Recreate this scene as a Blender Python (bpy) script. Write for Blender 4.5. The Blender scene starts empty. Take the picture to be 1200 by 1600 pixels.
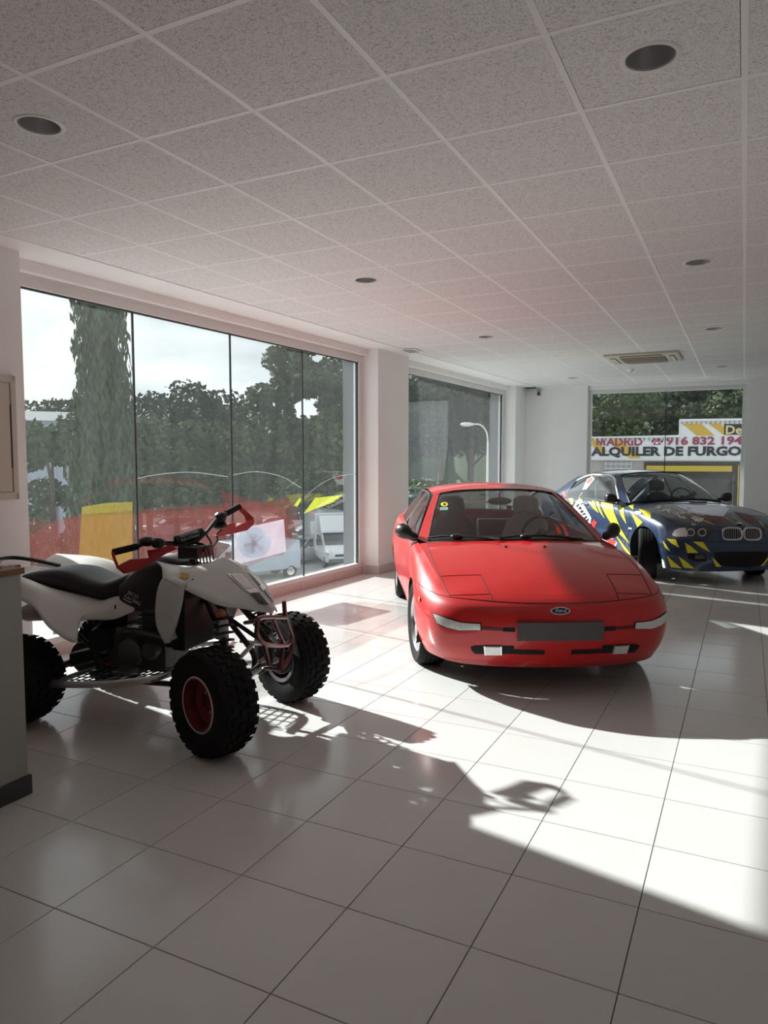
import bpy, bmesh, math, random
import numpy as np
from mathutils import Vector, Matrix
from mathutils.bvhtree import BVHTree

SC = bpy.context.scene
COL = SC.collection
PI = math.pi
random.seed(7)
RNG = np.random.default_rng(7)

# ------------------------------------------------------------------ camera
CAM_H = 1.512
CEIL = 2.936
FPX = 1135.57
_yaw, _pitch = -0.459178, -0.072674
CF = np.array([math.sin(_yaw) * math.cos(_pitch), math.cos(_yaw) * math.cos(_pitch), math.sin(_pitch)])
CR = np.array([math.cos(_yaw), -math.sin(_yaw), 0.0])
CU = np.cross(CR, CF)
CO = np.array([0, 0, CAM_H])
cam_d = bpy.data.cameras.new('camera')
cam = bpy.data.objects.new('camera', cam_d)
COL.objects.link(cam)
cam.matrix_world = Matrix(((CR[0], CU[0], -CF[0], CO[0]), (CR[1], CU[1], -CF[1], CO[1]), (CR[2], CU[2], -CF[2], CO[2]), (0, 0, 0, 1)))
cam_d.sensor_fit = 'HORIZONTAL'
cam_d.sensor_width = 36
cam_d.lens = 36 * FPX / 1200
cam_d.clip_start = .05
cam_d.clip_end = 600
SC.camera = cam

# ------------------------------------------------------------------ world, sun, exposure
SUN_DIR = Vector((0.958, -0.205, -0.538)).normalized()      # the way the light travels
w = bpy.data.worlds.new('sky')
SC.world = w
w.use_nodes = True
nt = w.node_tree
nt.nodes.clear()
o_ = nt.nodes.new('ShaderNodeOutputWorld')
bg = nt.nodes.new('ShaderNodeBackground')
sky = nt.nodes.new('ShaderNodeTexSky')
sky.sky_type = 'NISHITA'
sky.sun_disc = False
sky.sun_elevation = math.asin(-SUN_DIR.z)
sky.sun_rotation = math.atan2(-SUN_DIR.x, -SUN_DIR.y)
sky.air_density = 1.2
sky.dust_density = 2.5
scl = nt.nodes.new('ShaderNodeVectorMath'); scl.operation = 'SCALE'; scl.inputs[3].default_value = 0.055
tc = nt.nodes.new('ShaderNodeTexCoord')
mp = nt.nodes.new('ShaderNodeMapping'); mp.inputs['Scale'].default_value = (1, 1, 3.2)
nz = nt.nodes.new('ShaderNodeTexNoise'); nz.inputs['Scale'].default_value = 3.2; nz.inputs['Detail'].default_value = 7; nz.inputs['Roughness'].default_value = .58
rp = nt.nodes.new('ShaderNodeValToRGB')
rp.color_ramp.elements[0].position = .30; rp.color_ramp.elements[0].color = (.62, .62, .62, 1)
rp.color_ramp.elements[1].position = .60; rp.color_ramp.elements[1].color = (.97, .97, .97, 1)
nz2 = nt.nodes.new('ShaderNodeTexNoise'); nz2.inputs['Scale'].default_value = 5.5; nz2.inputs['Detail'].default_value = 5
cl = nt.nodes.new('ShaderNodeValToRGB')
cl.color_ramp.elements[0].position = .3; cl.color_ramp.elements[0].color = (.56, .60, .64, 1)
cl.color_ramp.elements[1].position = .7; cl.color_ramp.elements[1].color = (.90, .93, .95, 1)
mx = nt.nodes.new('ShaderNodeMix'); mx.data_type = 'RGBA'
L = nt.links.new
L(tc.outputs['Generated'], mp.inputs[0]); L(mp.outputs[0], nz.inputs[0]); L(mp.outputs[0], nz2.inputs[0])
L(nz.outputs[0], rp.inputs[0]); L(nz2.outputs[0], cl.inputs[0])
L(sky.outputs[0], scl.inputs[0])
L(rp.outputs[0], mx.inputs[0]); L(scl.outputs[0], mx.inputs[6]); L(cl.outputs[0], mx.inputs[7])
L(mx.outputs[2], bg.inputs[0]); L(bg.outputs[0], o_.inputs[0])
bg.inputs[1].default_value = .76

sun_d = bpy.data.lights.new('sun', 'SUN')
sun_d.energy = 6.0
sun_d.color = (1.0, .98, .95)
sun_d.angle = math.radians(0.8)
sun = bpy.data.objects.new('sun', sun_d)
COL.objects.link(sun)
sun.rotation_euler = SUN_DIR.to_track_quat('-Z', 'Y').to_euler()
sun.location = (-20, 5, 14)

vs = SC.view_settings
vs.view_transform = 'Standard'
vs.look = 'None'
vs.gamma = 1
vs.use_curve_mapping = False
vs.exposure = 1.12
SC.cycles.max_bounces = 14
SC.cycles.diffuse_bounces = 8
SC.cycles.glossy_bounces = 5
SC.cycles.transparent_max_bounces = 24
SC.cycles.transmission_bounces = 6
SC.cycles.sample_clamp_indirect = 6

# ------------------------------------------------------------------ measuring
def pray(x, y):
    return CF + CR * (x - 600) / FPX - CU * (y - 800) / FPX
def hit(x, y, ax, v):
    d = pray(x, y)
    return CO + d * ((v - CO[ax]) / d[ax])
def topx(p):
    q = np.asarray(p, float) - CO
    z = q @ CF
    return 600 + FPX * (q @ CR) / z, 800 - FPX * (q @ CU) / z, z

# the window wall runs a little askew to the tile grid: (u along it, v into the room)
WTH = .0455
WD = np.array([math.sin(WTH), math.cos(WTH), 0]); WN = np.array([math.cos(WTH), -math.sin(WTH), 0])
WO = np.array([-4.251, 8.432, 0])
def W(u, v, z):
    return WO + u * WD + v * WN + np.array([0, 0, z])

# ------------------------------------------------------------------ materials
MATS = {}
def mat(name, col, rough=.5, metal=0., coat=0., spec=.5, emit=None, noise=0., nscale=8., bump=0., bscale=60., vary=0., alpha=None, trans=0., ior=1.45, coat_r=.03):
    if name in MATS:
        return MATS[name]
    m = bpy.data.materials.new(name)
    m.use_nodes = True
    n = m.node_tree; b = n.nodes['Principled BSDF']
    c = (*col, 1) if len(col) == 3 else col
    b.inputs['Base Color'].default_value = c
    b.inputs['Roughness'].default_value = rough
    b.inputs['Metallic'].default_value = metal
    b.inputs['Coat Weight'].default_value = coat
    b.inputs['Coat Roughness'].default_value = coat_r
    b.inputs['Specular IOR Level'].default_value = spec
    b.inputs['IOR'].default_value = ior
    b.inputs['Transmission Weight'].default_value = trans
    if emit:
        b.inputs['Emission Color'].default_value = (*emit[0], 1); b.inputs['Emission Strength'].default_value = emit[1]
    co = None
    if noise or bump:
        t = n.nodes.new('ShaderNodeTexCoord')
    if noise:
        x = n.nodes.new('ShaderNodeTexNoise'); x.inputs['Scale'].default_value = nscale; x.inputs['Detail'].default_value = 5
        n.links.new(t.outputs['Object'], x.inputs[0])
        r = n.nodes.new('ShaderNodeMapRange'); r.inputs[3].default_value = 1 - noise; r.inputs[4].default_value = 1 + noise
        n.links.new(x.outputs[0], r.inputs[0])
        h = n.nodes.new('ShaderNodeHueSaturation'); h.inputs['Color'].default_value = c
        n.links.new(r.outputs[0], h.inputs['Value']); n.links.new(h.outputs[0], b.inputs['Base Color']); co = h
    if vary:
        oi = n.nodes.new('ShaderNodeObjectInfo')
        r = n.nodes.new('ShaderNodeMapRange'); r.inputs[3].default_value = 1 - vary; r.inputs[4].default_value = 1 + vary
        n.links.new(oi.outputs['Random'], r.inputs[0])
        h = n.nodes.new('ShaderNodeHueSaturation'); h.inputs['Color'].default_value = c
        if co: n.links.new(co.outputs[0], h.inputs['Color'])
        n.links.new(r.outputs[0], h.inputs['Value']); n.links.new(h.outputs[0], b.inputs['Base Color'])
    if bump:
        x = n.nodes.new('ShaderNodeTexNoise'); x.inputs['Scale'].default_value = bscale; x.inputs['Detail'].default_value = 3
        n.links.new(t.outputs['Object'], x.inputs[0])
        bp = n.nodes.new('ShaderNodeBump'); bp.inputs['Strength'].default_value = bump; bp.inputs['Distance'].default_value = .01
        n.links.new(x.outputs[0], bp.inputs['Height']); n.links.new(bp.outputs[0], b.inputs['Normal'])
    MATS[name] = m
    return m

def glass_mat(name, tint, haze=.0, haze_col=(.8, .85, .85), refl=1.0, rough=0.0, streak=0.):
    """a thin sheet: see-through, mirror-like at a glance, a little dusty"""
    if name in MATS:
        return MATS[name]
    m = bpy.data.materials.new(name); m.use_nodes = True
    n = m.node_tree; n.nodes.clear()
    out = n.nodes.new('ShaderNodeOutputMaterial')
    tr = n.nodes.new('ShaderNodeBsdfTransparent'); tr.inputs[0].default_value = (*tint, 1)
    gl = n.nodes.new('ShaderNodeBsdfGlossy'); gl.inputs['Roughness'].default_value = rough
    fr = n.nodes.new('ShaderNodeLayerWeight'); fr.inputs[0].default_value = .5
    pw = n.nodes.new('ShaderNodeMath'); pw.operation = 'POWER'; pw.inputs[1].default_value = 5
    ml = n.nodes.new('ShaderNodeMath'); ml.operation = 'MULTIPLY_ADD'; ml.inputs[1].default_value = .96 * refl; ml.inputs[2].default_value = .04 * refl
    m1 = n.nodes.new('ShaderNodeMixShader')
    k = n.links.new
    k(fr.outputs['Facing'], pw.inputs[0]); k(pw.outputs[0], ml.inputs[0]); k(ml.outputs[0], m1.inputs[0]); k(tr.outputs[0], m1.inputs[1]); k(gl.outputs[0], m1.inputs[2])
    last = m1
    if haze:
        tl = n.nodes.new('ShaderNodeBsdfTranslucent'); tl.inputs[0].default_value = (*haze_col, 1)
        m2 = n.nodes.new('ShaderNodeMixShader'); m2.inputs[0].default_value = haze
        if streak:
            t = n.nodes.new('ShaderNodeTexCoord'); mp = n.nodes.new('ShaderNodeMapping'); mp.inputs['Scale'].default_value = (3, 3, .35)
            x = n.nodes.new('ShaderNodeTexNoise'); x.inputs['Scale'].default_value = 2.2; x.inputs['Detail'].default_value = 6
            r = n.nodes.new('ShaderNodeMapRange'); r.inputs[1].default_value = .3; r.inputs[2].default_value = .75; r.inputs[3].default_value = haze * (1 - streak); r.inputs[4].default_value = haze * (1 + streak)
            k(t.outputs['Object'], mp.inputs[0]); k(mp.outputs[0], x.inputs[0]); k(x.outputs[0], r.inputs[0]); k(r.outputs[0], m2.inputs[0])
        k(m1.outputs[0], m2.inputs[1]); k(tl.outputs[0], m2.inputs[2]); last = m2
    k(last.outputs[0], out.inputs[0])
    MATS[name] = m
    return m

WHITE = mat('white_plaster', (.90, .895, .885), .75, noise=.03, nscale=3, bump=.05, bscale=180)
FRAME = mat('painted_aluminium', (.74, .73, .72), .35, noise=.03)
BLACK = mat('black_plastic', (.012, .012, .013), .38, noise=.15)
RUBBER = mat('rubber', (.012, .012, .013), .75, spec=.2, noise=.3, nscale=30, bump=.15, bscale=90)
CHROME = mat('chrome', (.75, .75, .76), .12, 1.0)
ALU = mat('brushed_aluminium', (.55, .55, .56), .34, .9, noise=.1, nscale=20)
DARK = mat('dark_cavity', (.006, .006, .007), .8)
STEEL = mat('dark_steel', (.05, .05, .052), .42, .6, noise=.2)
GLASS = glass_mat('shop_glass', (.88, .91, .905), .012, streak=.3)

# ------------------------------------------------------------------ mesh building
class MB:
    def __init__(s):
        s.v = []; s.f = []
    def add(s, v, f):
        k = len(s.v); s.v += [tuple(map(float, p)) for p in v]; s.f += [tuple(i + k for i in q) for q in f]; return s
    def box(s, x0, x1, y0, y1, z0, z1, fn=None):
        v = [(x, y, z) for z in (z0, z1) for y in (y0, y1) for x in (x0, x1)]
        if fn: v = [fn(*p) for p in v]
        return s.add(v, [(0, 2, 3, 1), (4, 5, 7, 6), (0, 1, 5, 4), (2, 6, 7, 3), (0, 4, 6, 2), (1, 3, 7, 5)])
    def beam(s, a, b, w, h, up=(0, 0, 1)):
        a = Vector(a); b = Vector(b); d = (b - a).normalized(); x = d.cross(Vector(up))
        if x.length < 1e-4: x = d.cross(Vector((1, 0, 0)))
        x.normalize(); y = x.cross(d)
        v = [p + x * i * w / 2 + y * j * h / 2 for p in (a, b) for i, j in ((-1, -1), (1, -1), (1, 1), (-1, 1))]
        return s.add(v, [(3, 2, 1, 0), (4, 5, 6, 7), (0, 1, 5, 4), (1, 2, 6, 5), (2, 3, 7, 6), (3, 0, 4, 7)])
    def tube(s, pts, r, n=8, closed=False):
        P = [Vector(p) for p in pts]; m = len(P)
        rr = r if hasattr(r, '__len__') else [r] * m
        rings = []; prev = None
        for i in range(m):
            t = (P[(i + 1) % m] - P[i - 1]) if closed else (P[min(i + 1, m - 1)] - P[max(i - 1, 0)])
            if t.length < 1e-9: t = Vector((0, 0, 1))
            t.normalize()
            if prev is None:
                a = t.cross(Vector((0, 0, 1)))
                if a.length < .05: a = t.cross(Vector((1, 0, 0)))
            else:
                a = prev - t * prev.dot(t)
                if a.length < 1e-6: a = t.orthogonal()
            a.normalize(); prev = a; b = t.cross(a)
            rings.append([P[i] + (a * math.cos(2 * PI * k / n) + b * math.sin(2 * PI * k / n)) * rr[i] for k in range(n)])
        return s.loft(rings, closed=closed)
    def loft(s, rings, closed=False, ring_closed=True, caps=True):
        m = len(rings); n = len(rings[0]); v = [p for r in rings for p in r]; f = []
        for i in range(m if closed else m - 1):
            for k in range(n if ring_closed else n - 1):
                a = i * n + k; b = i * n + (k + 1) % n; c = ((i + 1) % m) * n + (k + 1) % n; d = ((i + 1) % m) * n + k
                f.append((a, b, c, d))
        if caps and ring_closed and not closed:
            f.append(tuple(range(n - 1, -1, -1))); f.append(tuple((m - 1) * n + k for k in range(n)))
        return s.add(v, f)
    def grid(s, rows, flip=False):
        m = len(rows); n = len(rows[0]); f = []
        for i in range(m - 1):
            for k in range(n - 1):
                q = (i * n + k, i * n + k + 1, (i + 1) * n + k + 1, (i + 1) * n + k)
                f.append(q[::-1] if flip else q)
        return s.add([p for r in rows for p in r], f)
    def lathe(s, prof, n, c=(0, 0, 0), axis='z', closed=True, a0=0, a1=2 * PI):
        m = n if abs(a1 - a0 - 2 * PI) < 1e-6 else n + 1
        rows = []
        for i in range(m):
            a = a0 + (a1 - a0) * i / n; ca, sa = math.cos(a), math.sin(a); r_ = []
            for r, h in prof:
                p = {'z': (r * ca, r * sa, h), 'y': (r * ca, h, r * sa), 'x': (h, r * ca, r * sa)}[axis]
                r_.append((p[0] + c[0], p[1] + c[1], p[2] + c[2]))
            rows.append(r_)
        k = len(prof); f = []
        for i in range(n):
            for j in range(k - 1):
                f.append((i * k + j, ((i + 1) % m) * k + j, ((i + 1) % m) * k + j + 1, i * k + j + 1))
        return s.add([p for r in rows for p in r], f)
    def prism(s, poly, fn, w0, w1):
        n = len(poly); v = [fn(x, y, w0) for x, y in poly] + [fn(x, y, w1) for x, y in poly]
        f = [tuple(range(n - 1, -1, -1)), tuple(range(n, 2 * n))]
        f += [(i, (i + 1) % n, n + (i + 1) % n, n + i) for i in range(n)]
        return s.add(v, f)
    def ball(s, c, r, nu=14, nv=9, fn=None):
        r = r if hasattr(r, '__len__') else (r, r, r)
        rows = []
        for j in range(nv + 1):
            t = PI * j / nv
            rows.append([(c[0] + r[0] * math.sin(t) * math.cos(2 * PI * i / nu), c[1] + r[1] * math.sin(t) * math.sin(2 * PI * i / nu), c[2] + r[2] * math.cos(t)) for i in range(nu)])
        if fn: rows = [[fn(*p) for p in q] for q in rows]
        return s.loft(rows[::-1], caps=False)
    def xf(s, M):
        s.v = [tuple(M @ Vector(p)) for p in s.v]; return s
    def mirror_y(s):
        k = len(s.v); v = [(x, -y, z) for x, y, z in s.v]; f = [tuple(i + k for i in q[::-1]) for q in s.f]
        s.v += v; s.f += f; return s
    def build(s, name, m, parent=None, smooth=True, ang=40, bevel=0, sub=0, fix=True, seg=2, solid=0):
        me = bpy.data.meshes.new(name)
        me.from_pydata(s.v, [], s.f)
        if fix:
            b = bmesh.new(); b.from_mesh(me)
            bmesh.ops.remove_doubles(b, verts=b.verts, dist=1e-5)
            bmesh.ops.recalc_face_normals(b, faces=b.faces)
            b.to_mesh(me); b.free()
        if smooth:
            me.polygons.foreach_set('use_smooth', [True] * len(me.polygons))
            me.set_sharp_from_angle(angle=math.radians(ang))
        me.materials.append(m)
        o = bpy.data.objects.new(name, me)
        COL.objects.link(o)
        if parent: o.parent = parent
        if solid:
            d = o.modifiers.new('solid', 'SOLIDIFY'); d.thickness = solid; d.offset = -1
        if bevel:
            d = o.modifiers.new('bevel', 'BEVEL'); d.width = bevel; d.segments = seg; d.limit_method = 'ANGLE'; d.angle_limit = math.radians(35)
        if sub:
            d = o.modifiers.new('sub', 'SUBSURF'); d.levels = sub; d.render_levels = sub
        return o

def tag(o, label=None, cat=None, group=None, kind=None):
    if label: o['label'] = label
    if cat: o['category'] = cat
    if group: o['group'] = group
    if kind: o['kind'] = kind
    return o
def empty(name, loc=(0, 0, 0), rz=0, parent=None):
    o = bpy.data.objects.new(name, None); COL.objects.link(o)
    o.location = loc; o.rotation_euler = (0, 0, rz); o.empty_display_size = .1
    if parent: o.parent = parent
    return o
def copy_tree(o, parent=None):
    c = o.copy(); COL.objects.link(c); c.parent = parent
    for ch in list(o.children): copy_tree(ch, c)
    return c
def share(me, name, parent=None, loc=(0, 0, 0), rz=0):
    o = bpy.data.objects.new(name, me); COL.objects.link(o); o.location = loc; o.rotation_euler = (0, 0, rz)
    if parent: o.parent = parent
    return o
def crs(P, n):
    """Catmull-Rom through the points P, n steps per span"""
    P = np.asarray(P, float); m = len(P); out = []
    for i in range(m - 1):
        p1, p2 = P[i], P[i + 1]; p0 = P[i - 1] if i else 2 * p1 - p2; p3 = P[i + 2] if i + 2 < m else 2 * p2 - p1
        for k in range(n):
            t = k / n
            out.append(.5 * (2 * p1 + (p2 - p0) * t + (2 * p0 - 5 * p1 + 4 * p2 - p3) * t * t + (3 * p1 - p0 - 3 * p2 + p3) * t ** 3))
    out.append(P[-1]); return np.array(out)
def resample(P, n):
    P = np.asarray(P, float); d = np.r_[0, np.cumsum(np.linalg.norm(np.diff(P, axis=0), axis=1))]
    t = np.linspace(0, d[-1], n); return np.stack([np.interp(t, d, P[:, k]) for k in range(P.shape[1])], 1)
def text_mesh(name, s, size, m, parent, M, ext=.002, align='CENTER', shear=0., sx=1., space=1.):
    """flat lettering turned into a mesh, placed by the matrix M (x along the line, y up, z out)"""
    c = bpy.data.curves.new('t', 'FONT'); c.body = s; c.size = size; c.extrude = ext; c.align_x = align; c.align_y = 'CENTER'; c.shear = shear; c.resolution_u = 2; c.space_character = space
    if sx > 1.2: c.offset = size * .012
    o = bpy.data.objects.new('t', c); COL.objects.link(o)
    dg = bpy.context.evaluated_depsgraph_get()
    me = bpy.data.meshes.new_from_object(o.evaluated_get(dg))
    bpy.data.objects.remove(o); bpy.data.curves.remove(c)
    me.transform(M @ Matrix.Diagonal((sx, 1, 1, 1)))
    me.materials.clear(); me.materials.append(m)
    q = bpy.data.objects.new(name, me); COL.objects.link(q)
    if parent: q.parent = parent
    return q
def axes(o, x, y, z):
    return Matrix(((x[0], y[0], z[0], o[0]), (x[1], y[1], z[1], o[1]), (x[2], y[2], z[2], o[2]), (0, 0, 0, 1)))

# ================================================================== THE ROOM
def tile_material(name, col, rough):
    m = mat(name, col, rough, noise=.025, nscale=5, vary=.03)
    b = m.node_tree.nodes['Principled BSDF']; b.inputs['Specular IOR Level'].default_value = .55
    n = m.node_tree; t = n.nodes.new('ShaderNodeTexCoord'); x = n.nodes.new('ShaderNodeTexNoise'); x.inputs['Scale'].default_value = 3; x.inputs['Detail'].default_value = 6
    r = n.nodes.new('ShaderNodeMapRange'); r.inputs[3].default_value = rough * .75; r.inputs[4].default_value = rough * 1.3
    n.links.new(t.outputs['Object'], x.inputs[0]); n.links.new(x.outputs[0], r.inputs[0]); n.links.new(r.outputs[0], b.inputs['Roughness'])
    return m
M_TILE = tile_material('porcelain_tile', (.70, .695, .68), .15)
M_GROUT = mat('dark_grout', (.10, .095, .09), .9, noise=.2, nscale=20)

floor = MB().box(-5.2, 3.0, -1.9, 15.3, -.15, -.004).build('floor', M_GROUT); tag(floor, 'floor of large pale porcelain tiles with dark joints', kind='structure')
TS = .44077
def slab_mesh(name, a, h, bev, m):
    mb = MB(); q = a - bev
    lo = [(-a, -a, -h), (a, -a, -h), (a, a, -h), (-a, a, -h)]; mi = [(x, y, -bev) for x, y, _ in lo]; hi = [(-q, -q, 0), (q, -q, 0), (q, q, 0), (-q, q, 0)]
    mb.loft([lo, mi, hi])
    me = bpy.data.meshes.new(name); me.from_pydata(mb.v, [], mb.f); me.materials.append(m)
    return me
tile_me = slab_mesh('tile', TS / 2 - .0016, .008, .0012, M_TILE)
fx, fy, fr = -1.1558, 1.6114, -.0028
cells = []
for i in range(-9, 15):
    for j in range(-12, 33):
        a, b = (i + .5) * TS, (j + .5) * TS
        p = (a * math.cos(fr) - b * math.sin(fr) + fx, a * math.sin(fr) + b * math.cos(fr) + fy)
        if not (-5.1 < p[0] < 2.7 and -1.5 < p[1] < 14.9): continue
        x, y, z = topx((*p, 0))
        inview = z > .3 and -60 < x < 1260 and y < 1680
        cells.append((0 if inview else 1, z if z > 0 else 99, p))
cells.sort()
rest = MB()
for k, (iv, z, p) in enumerate(cells):
    if k < 300 and iv == 0: share(tile_me, 'tile', floor, (p[0], p[1], 0), fr)
    else:
        M = Matrix.Translation((p[0], p[1], 0)) @ Matrix.Rotation(fr, 4, 'Z')
        rest.add([M @ v.co for v in tile_me.vertices], [tuple(q.vertices) for q in tile_me.polygons])
tag(rest.build('more_tiles', M_TILE, floor, smooth=False, fix=False), kind='stuff')

# ceiling of mineral tiles in a T-bar grid
def fissured():
    m = mat('mineral_fibre_tile', (.88, .875, .865), .95, vary=.015)
    n = m.node_tree; b = n.nodes['Principled BSDF']; old = b.inputs['Base Color'].links[0].from_socket
    t = n.nodes.new('ShaderNodeTexCoord'); mp = n.nodes.new('ShaderNodeMapping'); mp.inputs['Scale'].default_value = (1, 1.0, 1)
    a = n.nodes.new('ShaderNodeTexNoise'); a.inputs['Scale'].default_value = 95; a.inputs['Detail'].default_value = 2; a.inputs['Distortion'].default_value = 1.6
    r = n.nodes.new('ShaderNodeValToRGB'); r.color_ramp.elements[0].position = .36; r.color_ramp.elements[0].color = (.62, .62, .62, 1); r.color_ramp.elements[1].position = .49; r.color_ramp.elements[1].color = (1, 1, 1, 1)
    mu = n.nodes.new('ShaderNodeMix'); mu.data_type = 'RGBA'; mu.blend_type = 'MULTIPLY'; mu.inputs[0].default_value = 1
    bp = n.nodes.new('ShaderNodeBump'); bp.inputs['Strength'].default_value = .45; bp.inputs['Distance'].default_value = .003
    k = n.links.new
    k(t.outputs['Object'], mp.inputs[0]); k(mp.outputs[0], a.inputs[0]); k(a.outputs[0], r.inputs[0]); k(r.outputs[0], mu.inputs[7]); k(old, mu.inputs[6]); k(mu.outputs[2], b.inputs['Base Color'])
    k(r.outputs[0], bp.inputs['Height']); k(bp.outputs[0], b.inputs['Normal'])
    return m
M_CT = fissured()
M_TB = mat('white_t_bar', (.95, .945, .94), .4)
ceiling = MB().box(-5.2, 3.0, -1.9, 15.3, CEIL + .32, CEIL + .42).build('ceiling', WHITE); tag(ceiling, 'suspended ceiling of square fissured tiles in a white grid', kind='structure')
CX, CY = -.6444, 2.529
lights = [(-2.744, 2.229), (-.344, 2.829), (-2.744, 5.229), (-.344, 5.829), (-2.744, 8.229), (-.344, 8.829), (-2.744, 13.029), (-.344, 12.429)]
AC = (-1.30, 10.83)
ct_me = bpy.data.meshes.new('ceiling_tile')
mb = MB().loft([[(-.297, -.297, .012), (.297, -.297, .012), (.297, .297, .012), (-.297, .297, .012)], [(-.297, -.297, .004), (.297, -.297, .004), (.297, .297, .004), (-.297, .297, .004)], [(-.286, -.286, -.003), (.286, -.286, -.003), (.286, .286, -.003), (-.286, .286, -.003)]])
ct_me.from_pydata(mb.v, [], mb.f); ct_me.materials.append(M_CT)
def holed(r):
    mb = MB(); n = 32; rows = [[], [], []]
    for k in range(n):
        a = 2 * PI * k / n; c, s = math.cos(a), math.sin(a); q = .286 / max(abs(c), abs(s))
        rows[0].append((q * c, q * s, -.003)); rows[1].append((r * c, r * s, -.003)); rows[2].append((r * c, r * s, .012))
    mb.loft(rows, caps=False)
    me = bpy.data.meshes.new('ceiling_tile'); me.from_pydata(mb.v, [], mb.f); me.materials.append(M_CT)
    return me
ch_me = holed(.098)
rest = MB()
xs = [CX + .6 * i for i in range(-7, 9)]; ys = [CY + .6 * j for j in range(-10, 21)]
for x in xs:
    for y in ys:
        px, py = x + .3, y + .3
        if px > 2.6 or py > 14.8 or py < -1.5: continue
        a, b, z = topx((px, py, CEIL))
        if any(abs(px - l[0]) < .1 and abs(py - l[1]) < .1 for l in lights): share(ch_me, 'ceiling_tile', ceiling, (px, py, CEIL))
        elif z > .2 and -130 < a < 1330 and b > -160 and px > -4.6: share(ct_me, 'ceiling_tile', ceiling, (px, py, CEIL))
        else: rest.add([(v.co.x + px, v.co.y + py, v.co.z + CEIL) for v in ct_me.vertices], [tuple(q.vertices) for q in ct_me.polygons])
tag(rest.build('more_ceiling_tiles', M_CT, ceiling, smooth=False, fix=False), kind='stuff')
for x in [x for x in xs if x < 2.7]: MB().box(x - .012, x + .012, -1.6, 15, CEIL - .004, CEIL + .03).build('grid_bar', M_TB, ceiling, smooth=False)
for y in ys:
    if -1.6 < y < 14.9: MB().box(-5, 2.7, y - .012, y + .012, CEIL - .0035, CEIL + .03).build('cross_bar', M_TB, ceiling, smooth=False)
MB().box(-10.1, 6.4, -.4, .24, CEIL - .009, CEIL + .06, W).build('plaster_border', WHITE, ceiling, smooth=False)
MB().box(-4.8, 2.7, 14.28, 14.9, CEIL - .009, CEIL + .06).build('plaster_border', WHITE, ceiling, smooth=False)

def wbox(u0, u1, v0, v1, z0, z1, name, m, parent, bevel=.004):
    return MB().box(u0, u1, v0, v1, z0, z1, W).build(name, m, parent, smooth=False, bevel=bevel, seg=1)
GZ_ = -.14
wl = empty('wall_left'); tag(wl, 'white wall of pillars, lintels and low sills around the shop windows', kind='structure')
wbox(-10.2, -4.99, -.315, 0, 0, CEIL + .3, 'pillar', WHITE, wl)
wbox(0, .865, -.315, 0, 0, CEIL + .3, 'pillar', WHITE, wl)
wbox(5.434, 6.9, -.315, 0, 0, CEIL + .3, 'pillar', WHITE, wl)
M_CLAD = mat('grey_cladding', (.13, .14, .15), .5, noise=.1)
for a, b in ((-10.2, -4.96), (-.03, .895), (5.40, 6.9)): wbox(a, b, -.52, -.315, GZ_, CEIL + .4, 'outer_cladding', M_CLAD, wl)
M_KERB = mat('sill_tile', (.62, .55, .52), .4, noise=.04)
for a, b in ((-4.99, 0), (.865, 5.434)):
    wbox(a, b, -.5, -.15, 2.845, CEIL + .3, 'lintel', WHITE, wl)
    wbox(a, b, -.5, -.235, -.01, .098, 'sill_core', WHITE, wl)
    n = 7 if a < 0 else 6
    for k in range(n):
        wbox(a + (b - a) * k / n + .002, a + (b - a) * (k + 1) / n - .002, -.3, -.222, 0, .1, 'sill_tile', M_KERB, wl, .003)

M_JOINT = mat('dark_silicone', (.035, .037, .04), .5)
def shop_window(name, a, b, edges, label):
    r = empty(name); tag(r, label, kind='structure')
    j = .105
    wbox(a, b, -.31, -.222, .1, .15, 'bottom_rail', FRAME, r)
    wbox(a, b, -.31, -.222, 2.755, 2.845, 'top_rail', FRAME, r)
    wbox(a, b, -.23, -.212, 2.832, 2.846, 'top_bead', FRAME, r, .002)
    wbox(a, a + j, -.31, -.222, .15, 2.755, 'jamb', FRAME, r)
    wbox(b - j, b, -.31, -.222, .15, 2.755, 'jamb', FRAME, r)
    wbox(a + j, b - j, -.275, -.245, 2.745, 2.757, 'gasket', M_JOINT, r, 0)
    wbox(b - j - .012, b - j, -.275, -.245, .15, 2.755, 'gasket', M_JOINT, r, 0)
    for p, q in zip(edges[:-1], edges[1:]):
        wbox(p + .006, q - .006, -.264, -.256, .148, 2.757, 'pane', GLASS, r, 0)
    for p in edges[1:-1]:
        wbox(p - .007, p + .007, -.268, -.252, .148, 2.757, 'joint', M_JOINT, r, 0)
    return r
shop_window('window_1', -4.99, 0, (-4.9, -3.786, -2.551, -1.318, -.1), 'wide shop window of four tall panes beside the quad bike')
shop_window('window_2', .865, 5.434, (.95, 5.33), 'shop window between two pillars behind the red car')

wb_ = empty('wall_back'); tag(wb_, 'white end wall behind the blue car', kind='structure')
def bx(n, x0, x1, y0, y1, z0, z1, m, p, bevel=.004): return MB().box(x0, x1, y0, y1, z0, z1).build(n, m, p, smooth=False, bevel=bevel, seg=1)
bx('wall_panel', -4.6, -3.44, 14.52, 15, 0, CEIL + .3, WHITE, wb_)
bx('pilaster', -3.44, -2.76, 14.48, 15, 0, CEIL + .3, WHITE, wb_)
bx('wall_panel', .005, 2.9, 14.5, 15, 0, CEIL + .3, WHITE, wb_)
bx('lintel', -2.76, .005, 14.55, 15, 2.845, CEIL + .3, WHITE, wb_)
bx('sill', -2.76, .005, 14.55, 15, 0, .1, M_KERB, wb_)
r = empty('window_3'); tag(r, 'end window with the yellow and white sign outside', kind='structure')
bx('bottom_rail', -2.76, .005, 14.6, 14.68, .1, .16, FRAME, r)
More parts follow.
